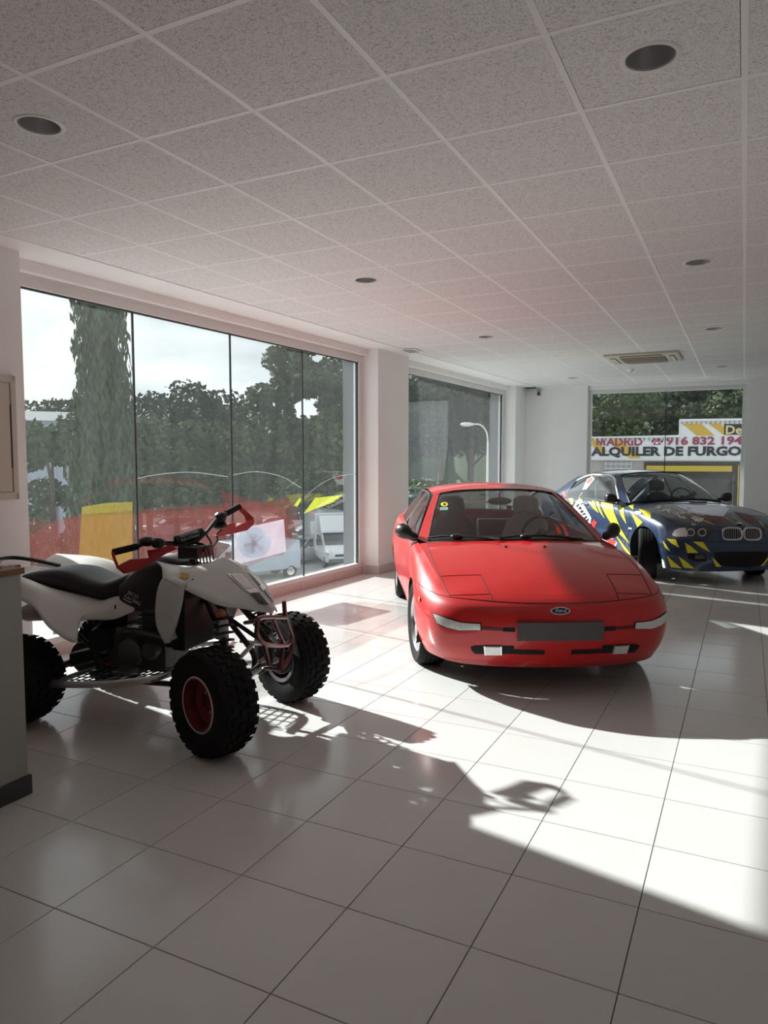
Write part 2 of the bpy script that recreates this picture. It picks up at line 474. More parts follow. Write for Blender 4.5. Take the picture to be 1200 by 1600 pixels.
bx('top_rail', -2.76, .005, 14.6, 14.68, 2.775, 2.845, FRAME, r)
bx('jamb', -2.76, -2.70, 14.6, 14.68, .16, 2.775, FRAME, r)
bx('jamb', -.06, .005, 14.6, 14.68, .16, 2.775, FRAME, r)
bx('pane', -2.70, -1.349, 14.636, 14.644, .158, 2.777, GLASS, r, 0)
bx('pane', -1.335, -.06, 14.636, 14.644, .158, 2.777, GLASS, r, 0)
bx('joint', -1.349, -1.335, 14.63, 14.65, .158, 2.777, M_JOINT, r, 0)
o = bx('wall_right', 2.7, 3.0, -1.9, 15.2, 0, CEIL + .3, WHITE, None); tag(o, 'plain white side wall outside the picture', kind='structure')
o = bx('wall_front', -5.2, 3.0, -1.9, -1.6, 0, CEIL + .3, WHITE, None); tag(o, 'plain white wall behind the viewer', kind='structure')
M_BASE = mat('skirting_tile', (.55, .53, .51), .3, noise=.05)
bl = empty('baseboard_left'); tag(bl, 'grey tile skirting round the pillars', kind='structure')
for a, b in ((0, .865), (5.434, 6.05)):
    wbox(a - .008, b + .008, -.20, .010, 0, .115, 'skirting_tile', M_BASE, bl, .002)
for k in range(4): wbox(-8.2 + .8 * k + .002, -7.4 + .8 * k - .002 + (.018 if k == 3 else 0), -.1, .010, 0, .115, 'skirting_tile', M_BASE, bl, .002)

# daylight comes in through the three windows: portals guide the sampling
def portal(name, c, ax, sx, sy):
    d = bpy.data.lights.new(name, 'AREA'); d.shape = 'RECTANGLE'; d.size = sx; d.size_y = sy; d.cycles.is_portal = True
    o = bpy.data.objects.new(name, d); COL.objects.link(o); o.location = c
    z = -Vector(ax); y = Vector((0, 0, 1)); x = y.cross(z)
    o.rotation_euler = axes((0, 0, 0), x, y, z).to_euler()
portal('window_light', W(-2.5, -.33, 1.45), WN, 4.9, 2.65)
portal('window_light', W(3.15, -.33, 1.45), WN, 4.5, 2.65)
portal('window_light', (-1.38, 14.7, 1.45), (0, -1, 0), 2.7, 2.65)

# ================================================================== CAR BUILDING
def cr1(P, t):
    """Catmull-Rom value at float t through the rows of P (last axes free)"""
    m = len(P); i = int(min(max(math.floor(t), 0), m - 2)); f = t - i
    p1, p2 = P[i], P[i + 1]
    p0 = P[i - 1] if i > 0 else 2 * p1 - p2
    p3 = P[i + 2] if i + 2 < m else 2 * p2 - p1
    return .5 * (2 * p1 + (p2 - p0) * f + (2 * p0 - 5 * p1 + 4 * p2 - p3) * f * f + (3 * p1 - p0 - 3 * p2 + p3) * f ** 3)
class Shell:
    """lower body of a car: a net of control points (levels x stations, left half), from front centre round to rear centre"""
    def __init__(s, levels, arches):
        G = np.array(levels, float); K, M, _ = G.shape
        a = G[:, 1:2] * [1, -1, 1]; b = G[:, -2:-1] * [1, -1, 1]
        s.G = np.concatenate([a, G, b], 1).transpose(1, 0, 2); s.K = K; s.M = M; s.arches = arches
    def col(s, u): return cr1(s.G, u + 1)
    def at(s, u, t): return cr1(s.col(u), t)
    def u_at(s, x, lv=2):
        a, b = 0., s.M - 1.
        for _ in range(40):
            c = (a + b) / 2
            if s.col(c)[lv][0] > x: a = c
            else: b = c
        return (a + b) / 2
    def rows(s, nk=26, per=9):
        us = list(np.linspace(0, s.M - 1, (s.M - 1) * per + 1))
        for xw, zc, ra in s.arches:
            us += [s.u_at(xw + ra * math.cos(PI * k / 28)) for k in range(29)]
            us += [s.u_at(xw + ra + .004), s.u_at(xw - ra - .004)]
        us = sorted(us); q = [us[0]]
        for u in us[1:]:
            if u - q[-1] > 2e-3: q.append(u)
        R = []
        for u in q:
            c = s.col(u); x = c[2][0]; t0 = 0
            for xw, zc, ra in s.arches:
                d = ra * ra - (x - xw) ** 2
                if d > 0:
                    za = zc + math.sqrt(d)
                    for t in np.linspace(0, s.K - 1, 160):
                        if cr1(c, t)[2] >= za: t0 = t; break
            R.append([cr1(c, t0 + (s.K - 1 - t0) * k / (nk - 1)) for k in range(nk)])
        return q, R
    def deck(s, keys, n=16, per=9, p=2.0):
        """top panel from the shoulder to the centre line; keys: (u, spine x, spine z)"""
        K_ = np.array(keys, float); R = []
        for u in np.linspace(K_[0, 0], K_[-1, 0], int((K_[-1, 0] - K_[0, 0]) * per) + 1):
            k = np.searchsorted(K_[:, 0], u); k = min(max(k, 1), len(K_) - 1)
            tt = k - 1 + (u - K_[k - 1, 0]) / (K_[k, 0] - K_[k - 1, 0])
            C = cr1(K_, tt); S = s.col(u)[-1]; r = []
            for j in range(n + 1):
                f = j / n; g = 1 - (1 - f) ** p
                r.append((S[0] + (C[1] - S[0]) * f, S[1] * (1 - f), S[2] + (C[2] - S[2]) * g))
            R.append(r)
        return R
def patch(A, B, n=12, m=10, bulge=(0, 0, 0)):
    """surface between two curves, bowed by bulge at the middle"""
    a = resample(crs(A, 8), n + 1); b = resample(crs(B, 8), n + 1); bl = np.array(bulge)
    return [[a[i] + (b[i] - a[i]) * (j / m) + bl * (4 * (j / m) * (1 - j / m)) for j in range(m + 1)] for i in range(n + 1)]
def full(half):
    """a half curve starting on the centre line, mirrored to a whole one"""
    h = [tuple(p) for p in half]
    return [(x, -y, z) for x, y, z in h[:0:-1]] + h
class Skin:
    """keeps what was built of a car so that things can be laid on it"""
    def __init__(s, root):
        s.v = []; s.f = []; s.root = root; s.b = None
    def take(s, mb):
        k = len(s.v); s.v += mb.v; s.f += [tuple(i + k for i in q) for q in mb.f]; s.b = None; return mb
    def bvh(s):
        if s.b is None: s.b = BVHTree.FromPolygons([Vector(v) for v in s.v], s.f)
        return s.b
    def mats(s):
        M = Matrix.Translation(s.root.location) @ s.root.rotation_euler.to_matrix().to_4x4(); return M, M.inverted()
    def px(s, x, y, off=.002):
        M, I = s.mats(); o = I @ Vector(CO); d = (I.to_3x3() @ Vector(pray(x, y))).normalized()
        h, n, _, _ = s.bvh().ray_cast(o, d)
        if h is None: return None
        if n.dot(d) > 0: n = -n
        return h + n * off
    def lay(s, poly, off=.0025, step=7, ray=None):
        """polygon given where it is seen, laid on the skin as a fine mesh"""
        b = bmesh.new(); vs = [b.verts.new((x, y, 0)) for x, y in poly]; b.faces.new(vs)
        bmesh.ops.triangulate(b, faces=b.faces)
        for _ in range(6):
            e = [e for e in b.edges if e.calc_length() > step]
            if not e: break
            bmesh.ops.subdivide_edges(b, edges=e, cuts=1); bmesh.ops.triangulate(b, faces=b.faces)
        b.verts.index_update(); f_ = ray or s.px
        P = [f_(v.co.x, v.co.y, off) for v in b.verts]
        mb = MB(); idx = {}
        for i, p in enumerate(P):
            if p is not None: idx[i] = len(mb.v); mb.v.append(tuple(p))
        for f in b.faces:
            q = [v.index for v in f.verts]
            if all(i in idx for i in q):
                w_ = [Vector(P[i]) for i in q]
                if max((w_[0] - w_[1]).length, (w_[1] - w_[2]).length, (w_[2] - w_[0]).length) < .35: mb.f.append(tuple(idx[i] for i in q))
        b.free()
        par = list(range(len(mb.v)))
        def root(i):
            while par[i] != i: par[i] = par[par[i]]; i = par[i]
            return i
        for q in mb.f:
            for i in q[1:]: par[root(i)] = root(q[0])
        cnt = {}
        for q in mb.f: cnt[root(q[0])] = cnt.get(root(q[0]), 0) + 1
        if len(cnt) > 1:
            best = max(cnt, key=cnt.get); mb.f = [q for q in mb.f if root(q[0]) == best]
        use = sorted({i for q in mb.f for i in q}); re_ = {i: k for k, i in enumerate(use)}
        mb.v = [mb.v[i] for i in use]; mb.f = [tuple(re_[i] for i in q) for q in mb.f]
        return mb
    def line(s, pts, off=.0, n=6):
        out = []
        for a, b in zip(pts[:-1], pts[1:]):
            for k in range(n): out.append((a[0] + (b[0] - a[0]) * k / n, a[1] + (b[1] - a[1]) * k / n))
        out.append(pts[-1])
        return [p for p in (s.px(x, y, off) for x, y in out) if p is not None]
def z2(pts, ox, oy, sc): return [(ox + x / sc, oy + y / sc) for x, y in pts]

def make_wheel(parent, loc, R, wd, rim_r, side, steer, m_rim, style='five', knobby=False):
    """side +1: the outer face looks to +y"""
    rim = MB(); h = wd / 2; s = side
    rim.lathe([(rim_r * .93, -s * h * .8), (rim_r, -s * h * .86), (rim_r, -s * h * .7), (rim_r * .90, -s * h * .5), (rim_r * .86, 0), (rim_r * .90, s * h * .62), (rim_r, s * h * .78), (rim_r + .006, s * h * .86), (rim_r * .95, s * h * .90), (rim_r * .90, s * h * .72)], 40, axis='y')
    ns = {'five': 5, 'ten': 10, 'dish': 0}[style]
    if ns:
        for k in range(ns):
            a = 2 * PI * k / ns + .3; c_, s_ = math.cos(a), math.sin(a); wv = .052 if ns == 5 else .026
            ring = []
            for r_, ww, yy in ((rim_r * .16, wv * 1.25, .70), (rim_r * .5, wv * .9, .78), (rim_r * .94, wv * .75, .70)):
                ring.append([(r_ * c_ - q * s_, s * h * (yy + e), r_ * s_ + q * c_) for q, e in ((-ww, 0), (ww, 0), (ww * .7, -.30), (-ww * .7, -.30))])
            rim.loft(ring)
        rim.lathe([(0, s * h * .84), (rim_r * .12, s * h * .84), (rim_r * .2, s * h * .74), (rim_r * .21, s * h * .3)], 20, axis='y')
    else:
        rim.lathe([(.0, s * h * .16), (rim_r * .34, s * h * .16), (rim_r * .4, s * h * .05), (rim_r * .62, s * h * .02), (rim_r * .88, s * h * .28)], 36, axis='y')
    o = rim.build('wheel', m_rim, parent, ang=35)
    o.location = loc; o.rotation_euler = (0, 0, steer)
    t = MB()
    pr = [(rim_r * .96, -h * .80), (rim_r + (R - rim_r) * .35, -h * .98), (rim_r + (R - rim_r) * .75, -h), (R - .012, -h * .93), (R - .002, -h * .78)]
    if not knobby:
        for g in (-.5, -.17, .17, .5):
            pr += [(R, h * (g - .045)), (R - .008, h * (g - .04)), (R - .008, h * (g + .04)), (R, h * (g + .045))]
    else: pr = [(r_ * .975 if r_ > R * .8 else r_, q) for r_, q in pr] + [(R * .972, -h * .4), (R * .975, 0), (R * .972, h * .4)]
    pr += [(R - (.002 if not knobby else .02), h * .78), (R - (.012 if not knobby else .03), h * .93), (rim_r + (R - rim_r) * .75, h), (rim_r + (R - rim_r) * .35, h * .98), (rim_r * .96, h * .80)]
    if s < 0: pr = pr
    t.lathe(pr, 64, axis='y')
    ty = t.build('tyre', RUBBER, o, ang=28)
    if knobby:
        kb = MB(); nk = 26
        for k in range(nk):
            for row, (yy, lw, ll) in enumerate(((-.84, .15, .040), (-.44, .17, .034), (.0, .18, .036), (.44, .17, .034), (.84, .15, .040))):
                a = 2 * PI * (k + (.5 if row % 2 else 0)) / nk; c_, s_ = math.cos(a), math.sin(a); r0 = R * .94; r1 = R + (.002 if abs(yy) < .6 else -.016); da = ll * .62
                v = []
                for rr, e in ((r0, 1.), (r1, .78)):
                    for iy, ia in ((-1, -1), (1, -1), (1, 1), (-1, 1)):
                        A = a + ia * da * e / R; v.append((rr * math.cos(A), h * (yy + iy * lw * e), rr * math.sin(A)))
                kb.add(v, [(3, 2, 1, 0), (4, 5, 6, 7), (0, 1, 5, 4), (1, 2, 6, 5), (2, 3, 7, 6), (3, 0, 4, 7)])
        tag(kb.build('tread_knobs', RUBBER, o, smooth=False), kind='stuff')
    else:
        MB().lathe([(.03, -s * h * .1), (rim_r * .72, -s * h * .1), (rim_r * .72, s * h * .05), (.03, s * h * .05)], 32, axis='y').build('brake_disc', STEEL, o)
    return o
def wheel_wells(root, arches, y_in, y_out):
    for xw, zc, ra in arches:
        for s in (-1, 1):
            mb = MB(); rows = [[], [], []]
            for k in range(25):
                a = PI * (k - 1.5) / 21; x, z = xw + ra * math.cos(a), zc + ra * math.sin(a)
                rows[0].append((x, s * y_out, z)); rows[1].append((x, s * y_in, z)); rows[2].append((xw + ra * .3 * math.cos(a), s * y_in, zc + ra * .3 * math.sin(a)))
            mb.grid(rows).build('wheel_well', DARK, root)
M_SEAT = mat('dark_seat_cloth', (.03, .03, .032), .9, noise=.2, nscale=60, bump=.1)
M_WRAP = mat('plastic_wrap', (.50, .52, .54), .3, noise=.25, nscale=12, bump=.5, bscale=14)
def seat(root, x, y, z, m, name='seat', k=1.):
    mb = MB()
    def ring(cx, cz, w_, t_, n_=14): return [(cx + t_ * math.sin(2 * PI * i / n_) , y + w_ * math.copysign(abs(math.cos(2 * PI * i / n_)) ** .6, math.cos(2 * PI * i / n_)), cz) for i in range(n_)]
    mb.loft([ring(x, z + .18, .24, .06), ring(x - .04, z + .34, .26, .08), ring(x - .10, z + .55, .25, .07), ring(x - .15, z + .70, .19, .055), ring(x - .17, z + .76, .10, .04)])
    mb.loft([ring(x - .17, z + .74, .03, .02, 8), ring(x - .175, z + .79, .03, .02, 8)])
    mb.loft([ring(x - .175, z + .78, .11, .045), ring(x - .18, z + .83, .13, .055), ring(x - .19, z + .91, .12, .05), ring(x - .19, z + .94, .07, .03)])
    mb.box(x - .05, x + .50, y - .25, y + .25, z + .06, z + .20)
    return mb.build(name, m, root, bevel=.012)
def steering_wheel(root, x, y, z, r=.185, tilt=.38):
    M = Matrix.Translation((x, y, z)) @ Matrix.Rotation(-tilt, 4, 'Y')
    mb = MB().tube([(0, r * math.cos(2 * PI * k / 28), r * math.sin(2 * PI * k / 28)) for k in range(28)], .015, 8, True)
    for a in (.1, PI - .1, -PI / 2): mb.beam((0, 0, 0), (.0, r * math.cos(a), r * math.sin(a)), .02, .04, (1, 0, 0))
    mb.lathe([(0, -.03), (.06, -.02), (.07, .02), (.03, .05), (.03, .3)], 16, axis='x')
    return mb.xf(M).build('steering_wheel', BLACK, root)
def car_root(name, pose):
    return empty(name, (pose[0], pose[1], 0), pose[2] - PI / 2)

CARGLASS = glass_mat('car_glass', (.62, .66, .65), .02, (.6, .65, .65), refl=1.25)
M_LENS = mat('clear_lamp_lens', (.72, .73, .74), .12, .35, coat=1, noise=.2, nscale=40, bump=.3, bscale=90)

# ================================================================== RED COUPE
M_RED = mat('red_paint', (.52, .007, .008), .40, coat=.5, noise=.03, nscale=2, coat_r=.02)
probe = car_root('coupe_car', (-1.422, 5.281, .4943))
tag(probe, 'red low-nosed coupe with closed pop-up headlamps and black mirrors', 'car')
def lv(xy, z): return [(x, y, zz) for (x, y), zz in zip(xy, z if hasattr(z, '__len__') else [z] * len(xy))]
PL = [
 lv([(.80, 0), (.775, .35), (.69, .61), (.56, .735), (.34, .79), (0, .79), (-.34, .79), (-1.3, .79), (-2.26, .80), (-2.615, .80), (-3.2, .72), (-3.42, .45), (-3.48, 0)], [.185, .185, .19, .20, .19, .18, .17, .17, .18, .18, .22, .26, .27]),
 lv([(.865, 0), (.84, .35), (.755, .63), (.605, .775), (.34, .84), (0, .85), (-.34, .845), (-1.3, .84), (-2.26, .855), (-2.615, .86), (-3.25, .78), (-3.48, .48), (-3.55, 0)], [.30, .30, .305, .31, .31, .31, .31, .31, .32, .32, .36, .40, .40]),
 lv([(.915, 0), (.885, .35), (.79, .64), (.63, .792), (.34, .858), (0, .868), (-.34, .865), (-1.3, .86), (-2.26, .875), (-2.615, .88), (-3.28, .80), (-3.5, .48), (-3.57, 0)], [.46, .46, .465, .47, .47, .48, .48, .48, .48, .48, .50, .52, .52]),
 lv([(.885, 0), (.86, .35), (.77, .63), (.60, .775), (.34, .845), (0, .86), (-.34, .86), (-1.3, .855), (-2.26, .87), (-2.615, .875), (-3.28, .79), (-3.5, .48), (-3.56, 0)], [.565, .567, .57, .585, .61, .64, .65, .66, .68, .69, .70, .70, .70]),
 lv([(.825, 0), (.80, .35), (.72, .60), (.58, .725), (.34, .79), (0, .82), (-.34, .825), (-1.3, .82), (-2.26, .835), (-2.615, .83), (-3.25, .73), (-3.48, .45), (-3.55, 0)], [.618, .618, .622, .64, .695, .755, .785, .82, .85, .86, .86, .86, .86]),
 lv([(.775, 0), (.755, .33), (.68, .56), (.545, .675), (.34, .725), (0, .755), (-.34, .77), (-1.3, .775), (-2.26, .775), (-2.615, .765), (-3.22, .68), (-3.45, .43), (-3.52, 0)], [.645, .645, .65, .675, .735, .80, .83, .875, .90, .905, .905, .905, .905]),
]
ARC = [(0., .305, .328), (-2.615, .305, .325)]
ps = Shell(PL, ARC); psk = Skin(probe)
us, R = ps.rows()
body = MB().grid(R)
hood = ps.deck([(0, .775, .645), (1, .73, .663), (2, .62, .705), (3, .50, .745), (4, .33, .79), (5, .06, .85), (6, -.17, .887), (6.16, -.205, .889)])
tail = ps.deck([(9.9, -3.2, .93), (10.6, -3.38, .915), (11.4, -3.49, .908), (12, -3.52, .905)])
body.grid(hood); body.grid(tail)
WBc = [(-.205, 0, .889), (-.265, .30, .882), (-.36, .53, .863), (-.483, .695, .838)]
WTc = [(-1.165, 0, 1.236), (-1.175, .22, 1.232), (-1.205, .40, 1.218), (-1.262, .515, 1.196)]
RAIL = [(-.60, .770, .858), (-.93, .680, 1.025), (-1.28, .575, 1.190), (-1.65, .585, 1.225), (-2.05, .59, 1.212), (-2.45, .60, 1.150), (-2.8, .635, 1.035), (-3.05, .67, .935)]
BELT = [(-.60, .775, .852), (-.93, .782, .866), (-1.28, .785, .876), (-1.65, .783, .884), (-2.05, .778, .892), (-2.45, .77, .899), (-2.8, .75, .904), (-3.05, .72, .907)]
def roof_st(x, zc, y, z): return [(x + .0, 0, zc), (x, y * .45, zc - (zc - z) * .16), (x - .01, y * .8, zc - (zc - z) * .55), (x - .03, y, z)]
stations = [full([(-1.165, 0, 1.236), (-1.175, .22, 1.232), (-1.205, .42, 1.216), (-1.285, .57, 1.188)]), full(roof_st(-1.35, 1.263, .583, 1.208)), full(roof_st(-1.62, 1.283, .587, 1.226)), full(roof_st(-2.0, 1.278, .59, 1.213)), full(roof_st(-2.4, 1.235, .60, 1.155))]
st2 = [full(roof_st(-2.4, 1.235, .60, 1.155)), full(roof_st(-2.7, 1.155, .622, 1.065)), full(roof_st(-2.95, 1.06, .65, .97)), full([(-3.22, 0, .925), (-3.2, .3, .92), (-3.14, .52, .915), (-3.06, .66, .91)])]
def loft_st(sts, n=5): 
    A = [resample(crs(s, 8), 29) for s in sts]; A = np.array(A)
    return crs(A.reshape(len(A), -1), n).reshape(-1, 29, 3)
roof = MB().grid(loft_st(stations).tolist())
roof.grid(patch([WBc[-1], (-.88, .608, 1.03), WTc[-1]], [(-.60, .770, .858), (-.93, .675, 1.03), (-1.285, .57, 1.188)], 12, 3))
m2 = MB().grid(patch([WBc[-1], (-.88, .608, 1.03), WTc[-1]], [(-.60, .770, .858), (-.93, .675, 1.03), (-1.285, .57, 1.188)], 12, 3)).mirror_y()
roof.v, roof.f = roof.v[:-52], roof.f[:-36]
roof.add(m2.v, m2.f)
for s in (1, -1):
    a = [(x, s * y, z) for x, y, z in BELT[5:]]; b = [(x, s * y, z) for x, y, z in RAIL[5:]]
    roof.grid(patch([(-2.55, s * .765, .9), (-2.8, s * .75, .904), (-3.05, s * .72, .907)], [(-2.55, s * .605, 1.12), (-2.8, s * .635, 1.035), (-3.05, s * .67, .935)], 8, 5, (0, s * .012, 0)))
psk.take(body.mirror_y()); 
body.build('body', M_RED, probe, ang=38)
psk.take(roof); roof.build('roof', M_RED, probe, ang=38)
ws = MB().grid(patch(full(WBc), full(WTc), 28, 12, (.0, 0, .018)))
psk.take(ws); ws.build('windscreen', CARGLASS, probe)
MB().grid(loft_st(st2).tolist()).build('hatch_glass', CARGLASS, probe)
for s in (1, -1):
    f = lambda P: [(x, s * y, z) for x, y, z in P]
    rail = f(RAIL[:6]); belt = f(BELT[:6])
    rr = resample(crs([(-.66, s * .765, .872), (-.95, s * .692, 1.01), (-1.30, s * .600, 1.168), (-1.65, s * .605, 1.203), (-2.05, s * .608, 1.19), (-2.5, s * .622, 1.115)], 8), 25)
    bb = resample(crs(f([(-.66, .779, .858), (-.95, .784, .868), (-1.28, .786, .878), (-1.65, .784, .885), (-2.05, .78, .893), (-2.5, .768, .90)]), 8), 25)
    g = MB().grid([[bb[i] + (rr[i] - bb[i]) * j / 8 + np.array([0, s * .014 * 4 * j / 8 * (1 - j / 8), 0]) for j in range(9)] for i in range(25)])
    psk.take(g); g.build('side_glass', CARGLASS, probe)
    MB().tube(rr, .011, 6).build('window_trim', BLACK, probe)
    MB().tube(bb, .009, 6).build('window_trim', BLACK, probe)
    MB().beam((-1.72, s * .785, .886), (-1.78, s * .607, 1.2), .05, .012, (0, s, 0)).build('door_post', BLACK, probe)
MB().tube(crs(full(WBc), 4), .013, 6).build('cowl_seal', BLACK, probe)
MB().tube(resample(crs(full([(x + .004, y, z + .004) for x, y, z in WTc]), 6), 40), .009, 6).build('windscreen_seal', BLACK, probe)
for s in (1, -1): MB().tube([(x, s * y, z) for x, y, z in crs([WBc[-1], (-.88, .608, 1.034), WTc[-1]], 8)], .009, 6).build('windscreen_seal', BLACK, probe)
# cowl panel below the glass
MB().grid(patch(full([(-.20, 0, .888), (-.26, .30, .881), (-.355, .53, .862), (-.475, .69, .838)]), full([(-.30, 0, .915), (-.36, .30, .908), (-.445, .52, .888), (-.54, .67, .863)]), 24, 2)).build('cowl_panel', BLACK, probe)
wheel_wells(probe, ARC, .52, .845)
MB().box(-3.3, .55, -.55, .55, .16, .24).build('underbody', DARK, probe, smooth=False)
M_RIM = mat('silver_alloy', (.62, .62, .63), .25, .85)
for x, s in ((0, -1), (0, 1), (-2.615, -1), (-2.615, 1)):
    make_wheel(probe, (x, s * .742, .305), .305, .205, .208, s, .10 if x == 0 else 0, M_RIM)
# interior
MB().box(-2.7, -.35, -.70, .70, .24, .27).box(-.75, -.32, -.68, .68, .27, .70).build('cabin_floor', DARK, probe, smooth=False)
db = MB()
db.loft([[(-.36, y, .83 - .06 * (abs(y) / .66) ** 2), (-.62, y, .86 - .05 * (abs(y) / .66) ** 2), (-.80, y, .84), (-.84, y, .72), (-.78, y, .5), (-.4, y, .5)] for y in np.linspace(-.66, .66, 13)])
db.build('dashboard', M_SEAT, probe, ang=60)
seat(probe, -1.45, -.36, .22, M_SEAT); seat(probe, -1.45, .36, .22, M_WRAP)
MB().box(-2.55, -2.2, -.6, .6, .3, .62).loft([[(-2.45 - .1 * k / 3, y, .6 + .26 * k / 3) for y in (-.6, -.05)] + [(-2.57 - .1 * k / 3, y, .6 + .26 * k / 3) for y in (-.05, -.6)] for k in range(4)]).loft([[(-2.45 - .1 * k / 3, y, .6 + .26 * k / 3) for y in (.05, .6)] + [(-2.57 - .1 * k / 3, y, .6 + .26 * k / 3) for y in (.6, .05)] for k in range(4)]).build('rear_seat', M_SEAT, probe, smooth=False, bevel=.02)
steering_wheel(probe, -.95, .36, .83)
MB().ball((-1.08, .0, 1.14), (.02, .11, .035)).tube([(-1.09, 0, 1.16), (-1.13, 0, 1.21)], .008).build('rear_view_mirror', BLACK, probe)
# mirrors
for s in (1, -1):
    mb = MB()
    prof = [(-.60, .775, .875, .035, .030), (-.62, .81, .878, .045, .040), (-.66, .84, .905, .070, .060), (-.685, .885, .917, .078, .066), (-.70, .925, .917, .058, .052), (-.705, .948, .916, .02, .02)]
    mb.loft([[(cx + a * math.cos(2 * PI * k / 16), s * cy, cz + b * math.sin(2 * PI * k / 16)) for k in range(16)] for cx, cy, cz, a, b in prof])
    mb.build('wing_mirror', BLACK, probe, ang=60)
# seams and lamps, traced where they run over the bodywork
Z3 = lambda p: z2(p, 640, 880, 5.4545)
def mir(pts): return [(p[0], -p[1], p[2]) for p in pts]
def seam(pts, name='panel_gap', r=.0028):
    l = psk.line(Z3(pts), 0)
    if len(l) > 2:
        MB().tube(l, r, 5).build(name, DARK, probe); MB().tube(mir(l), r, 5).build(name, DARK, probe)
seam([(150, -165), (205, 0), (260, 110), (340, 278)])
seam([(262, 112), (430, 103), (605, 100), (685, 262), (710, 324)])
seam([(340, 274), (520, 270), (683, 262)])
seam([(44, 148), (120, 208), (230, 262), (340, 288), (520, 308), (710, 325), (880, 336), (1060, 341), (1220, 341), (1286, 340)])
def both(poly, off, name, m, step=7, solid=0):
    a = psk.lay(Z3(poly), off, step); b = MB(); b.v = mir(a.v); b.f = [q[::-1] for q in a.f]
    for q in (a, b): q.build(name, m, probe, solid=solid)
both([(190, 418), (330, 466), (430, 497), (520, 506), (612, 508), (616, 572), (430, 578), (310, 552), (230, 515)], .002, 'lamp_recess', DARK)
both([(205, 428), (330, 474), (430, 503), (520, 512), (603, 516), (606, 566), (430, 570), (320, 545), (238, 508)], .008, 'turn_signal', M_LENS)
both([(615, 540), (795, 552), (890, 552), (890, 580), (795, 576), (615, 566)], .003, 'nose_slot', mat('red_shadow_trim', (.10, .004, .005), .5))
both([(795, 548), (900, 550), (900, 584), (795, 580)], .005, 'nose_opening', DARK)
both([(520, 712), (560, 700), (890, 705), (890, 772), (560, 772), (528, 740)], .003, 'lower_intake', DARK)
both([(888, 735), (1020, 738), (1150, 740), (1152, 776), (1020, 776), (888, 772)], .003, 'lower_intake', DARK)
both([(632, 702), (786, 704), (786, 776), (640, 776)], .010, 'fog_lamp_rim', CHROME)
both([(644, 706), (776, 708), (776, 770), (650, 770)], .014, 'fog_lamp', M_LENS)
both([(112, 818), (1200, 868), (1200, 882), (700, 878), (320, 838), (200, 800)], .001, 'front_lip', mat('lip_red', (.36, .01, .012), .5, coat=.5))
# number plate, left blank, and the oval badge
pc = psk.px(876, 990, .0); yy = np.linspace(-.27, .27, 13)
pl = MB().loft([[(pc.x + .012 + d - .12 * y * y, y, z) for y in yy] for d, z in ((-.02, .388), (.012, .388), (.012, .502), (-.02, .502))], ring_closed=False, caps=False)
pl.build('number_plate', mat('blank_plate', (.075, .062, .064), .5), probe, smooth=False)
bc = psk.px(875.3, 955.2, 0); b2 = psk.px(875.3, 951, 0)
up = (b2 - bc).normalized(); side = Vector((0, 1, 0)); nrm = side.cross(up); nrm = nrm if nrm.x > 0 else -nrm
bm_ = axes(bc + nrm * .001, side, up, nrm)
MB().prism([(.062 * math.cos(2 * PI * k / 32), .026 * math.sin(2 * PI * k / 32)) for k in range(32)], lambda x, y, z: bm_ @ Vector((x, y, z)), 0, .006).build('badge', CHROME, probe, ang=30)
MB().prism([(.055 * math.cos(2 * PI * k / 32), .0205 * math.sin(2 * PI * k / 32)) for k in range(32)], lambda x, y, z: bm_ @ Vector((x, y, z)), .005, .0075).build('badge_field', mat('badge_blue', (.01, .02, .09), .3), probe, ang=30)
text_mesh('badge_script', 'Ford', .036, CHROME, probe, bm_ @ Matrix.Translation((0, 0, .0075)), .0008, shear=.25)
# wipers, washer jets, stickers
for pts in ([(412, 620), (560, 602), (690, 603), (900, 620), (1090, 640)], [(1050, 632), (1250, 604), (1330, 600), (1600, 608), (1860, 640)]):
    l = psk.line(z2(pts, 600, 740, 6), .02)
    if len(l) > 2: MB().tube(l, .008, 6).build('wiper', BLACK, probe)
for x in (685, 1330):
    p = psk.px(600 + x / 6, 740 + 607 / 6, .018)
    if p: MB().ball(p, (.04, .05, .022)).build('wiper_pivot', BLACK, probe)
for x in (790, 850.8):
    p = psk.px(x, 854.7, .004)
    if p: MB().ball(p, (.016, .012, .008)).build('washer_jet', BLACK, probe)
psk.lay(z2([(567 + 33 * math.cos(2 * PI * k / 20), 291 + 20 * math.sin(2 * PI * k / 20)) for k in range(20)], 600, 740, 6), .004, 30).build('round_sticker', mat('sticker_yellow', (.75, .55, .02), .5), probe)
psk.lay(z2([(556, 280), (562, 280), (562, 288), (574, 288), (574, 280), (581, 280), (581, 303), (574, 303), (574, 294), (562, 294), (562, 303), (556, 303)], 600, 740, 6), .006, 30).build('sticker_letter', BLACK, probe)
psk.lay(z2([(527, 322), (600, 318), (600, 343), (527, 347)], 600, 740, 6), .004, 30).build('label_sticker', mat('sticker_green', (.22, .42, .36), .5), probe)
psk.lay(z2([(533, 335), (594, 330), (594, 334), (533, 339)], 600, 740, 6), .006, 30).build('sticker_print', BLACK, probe)
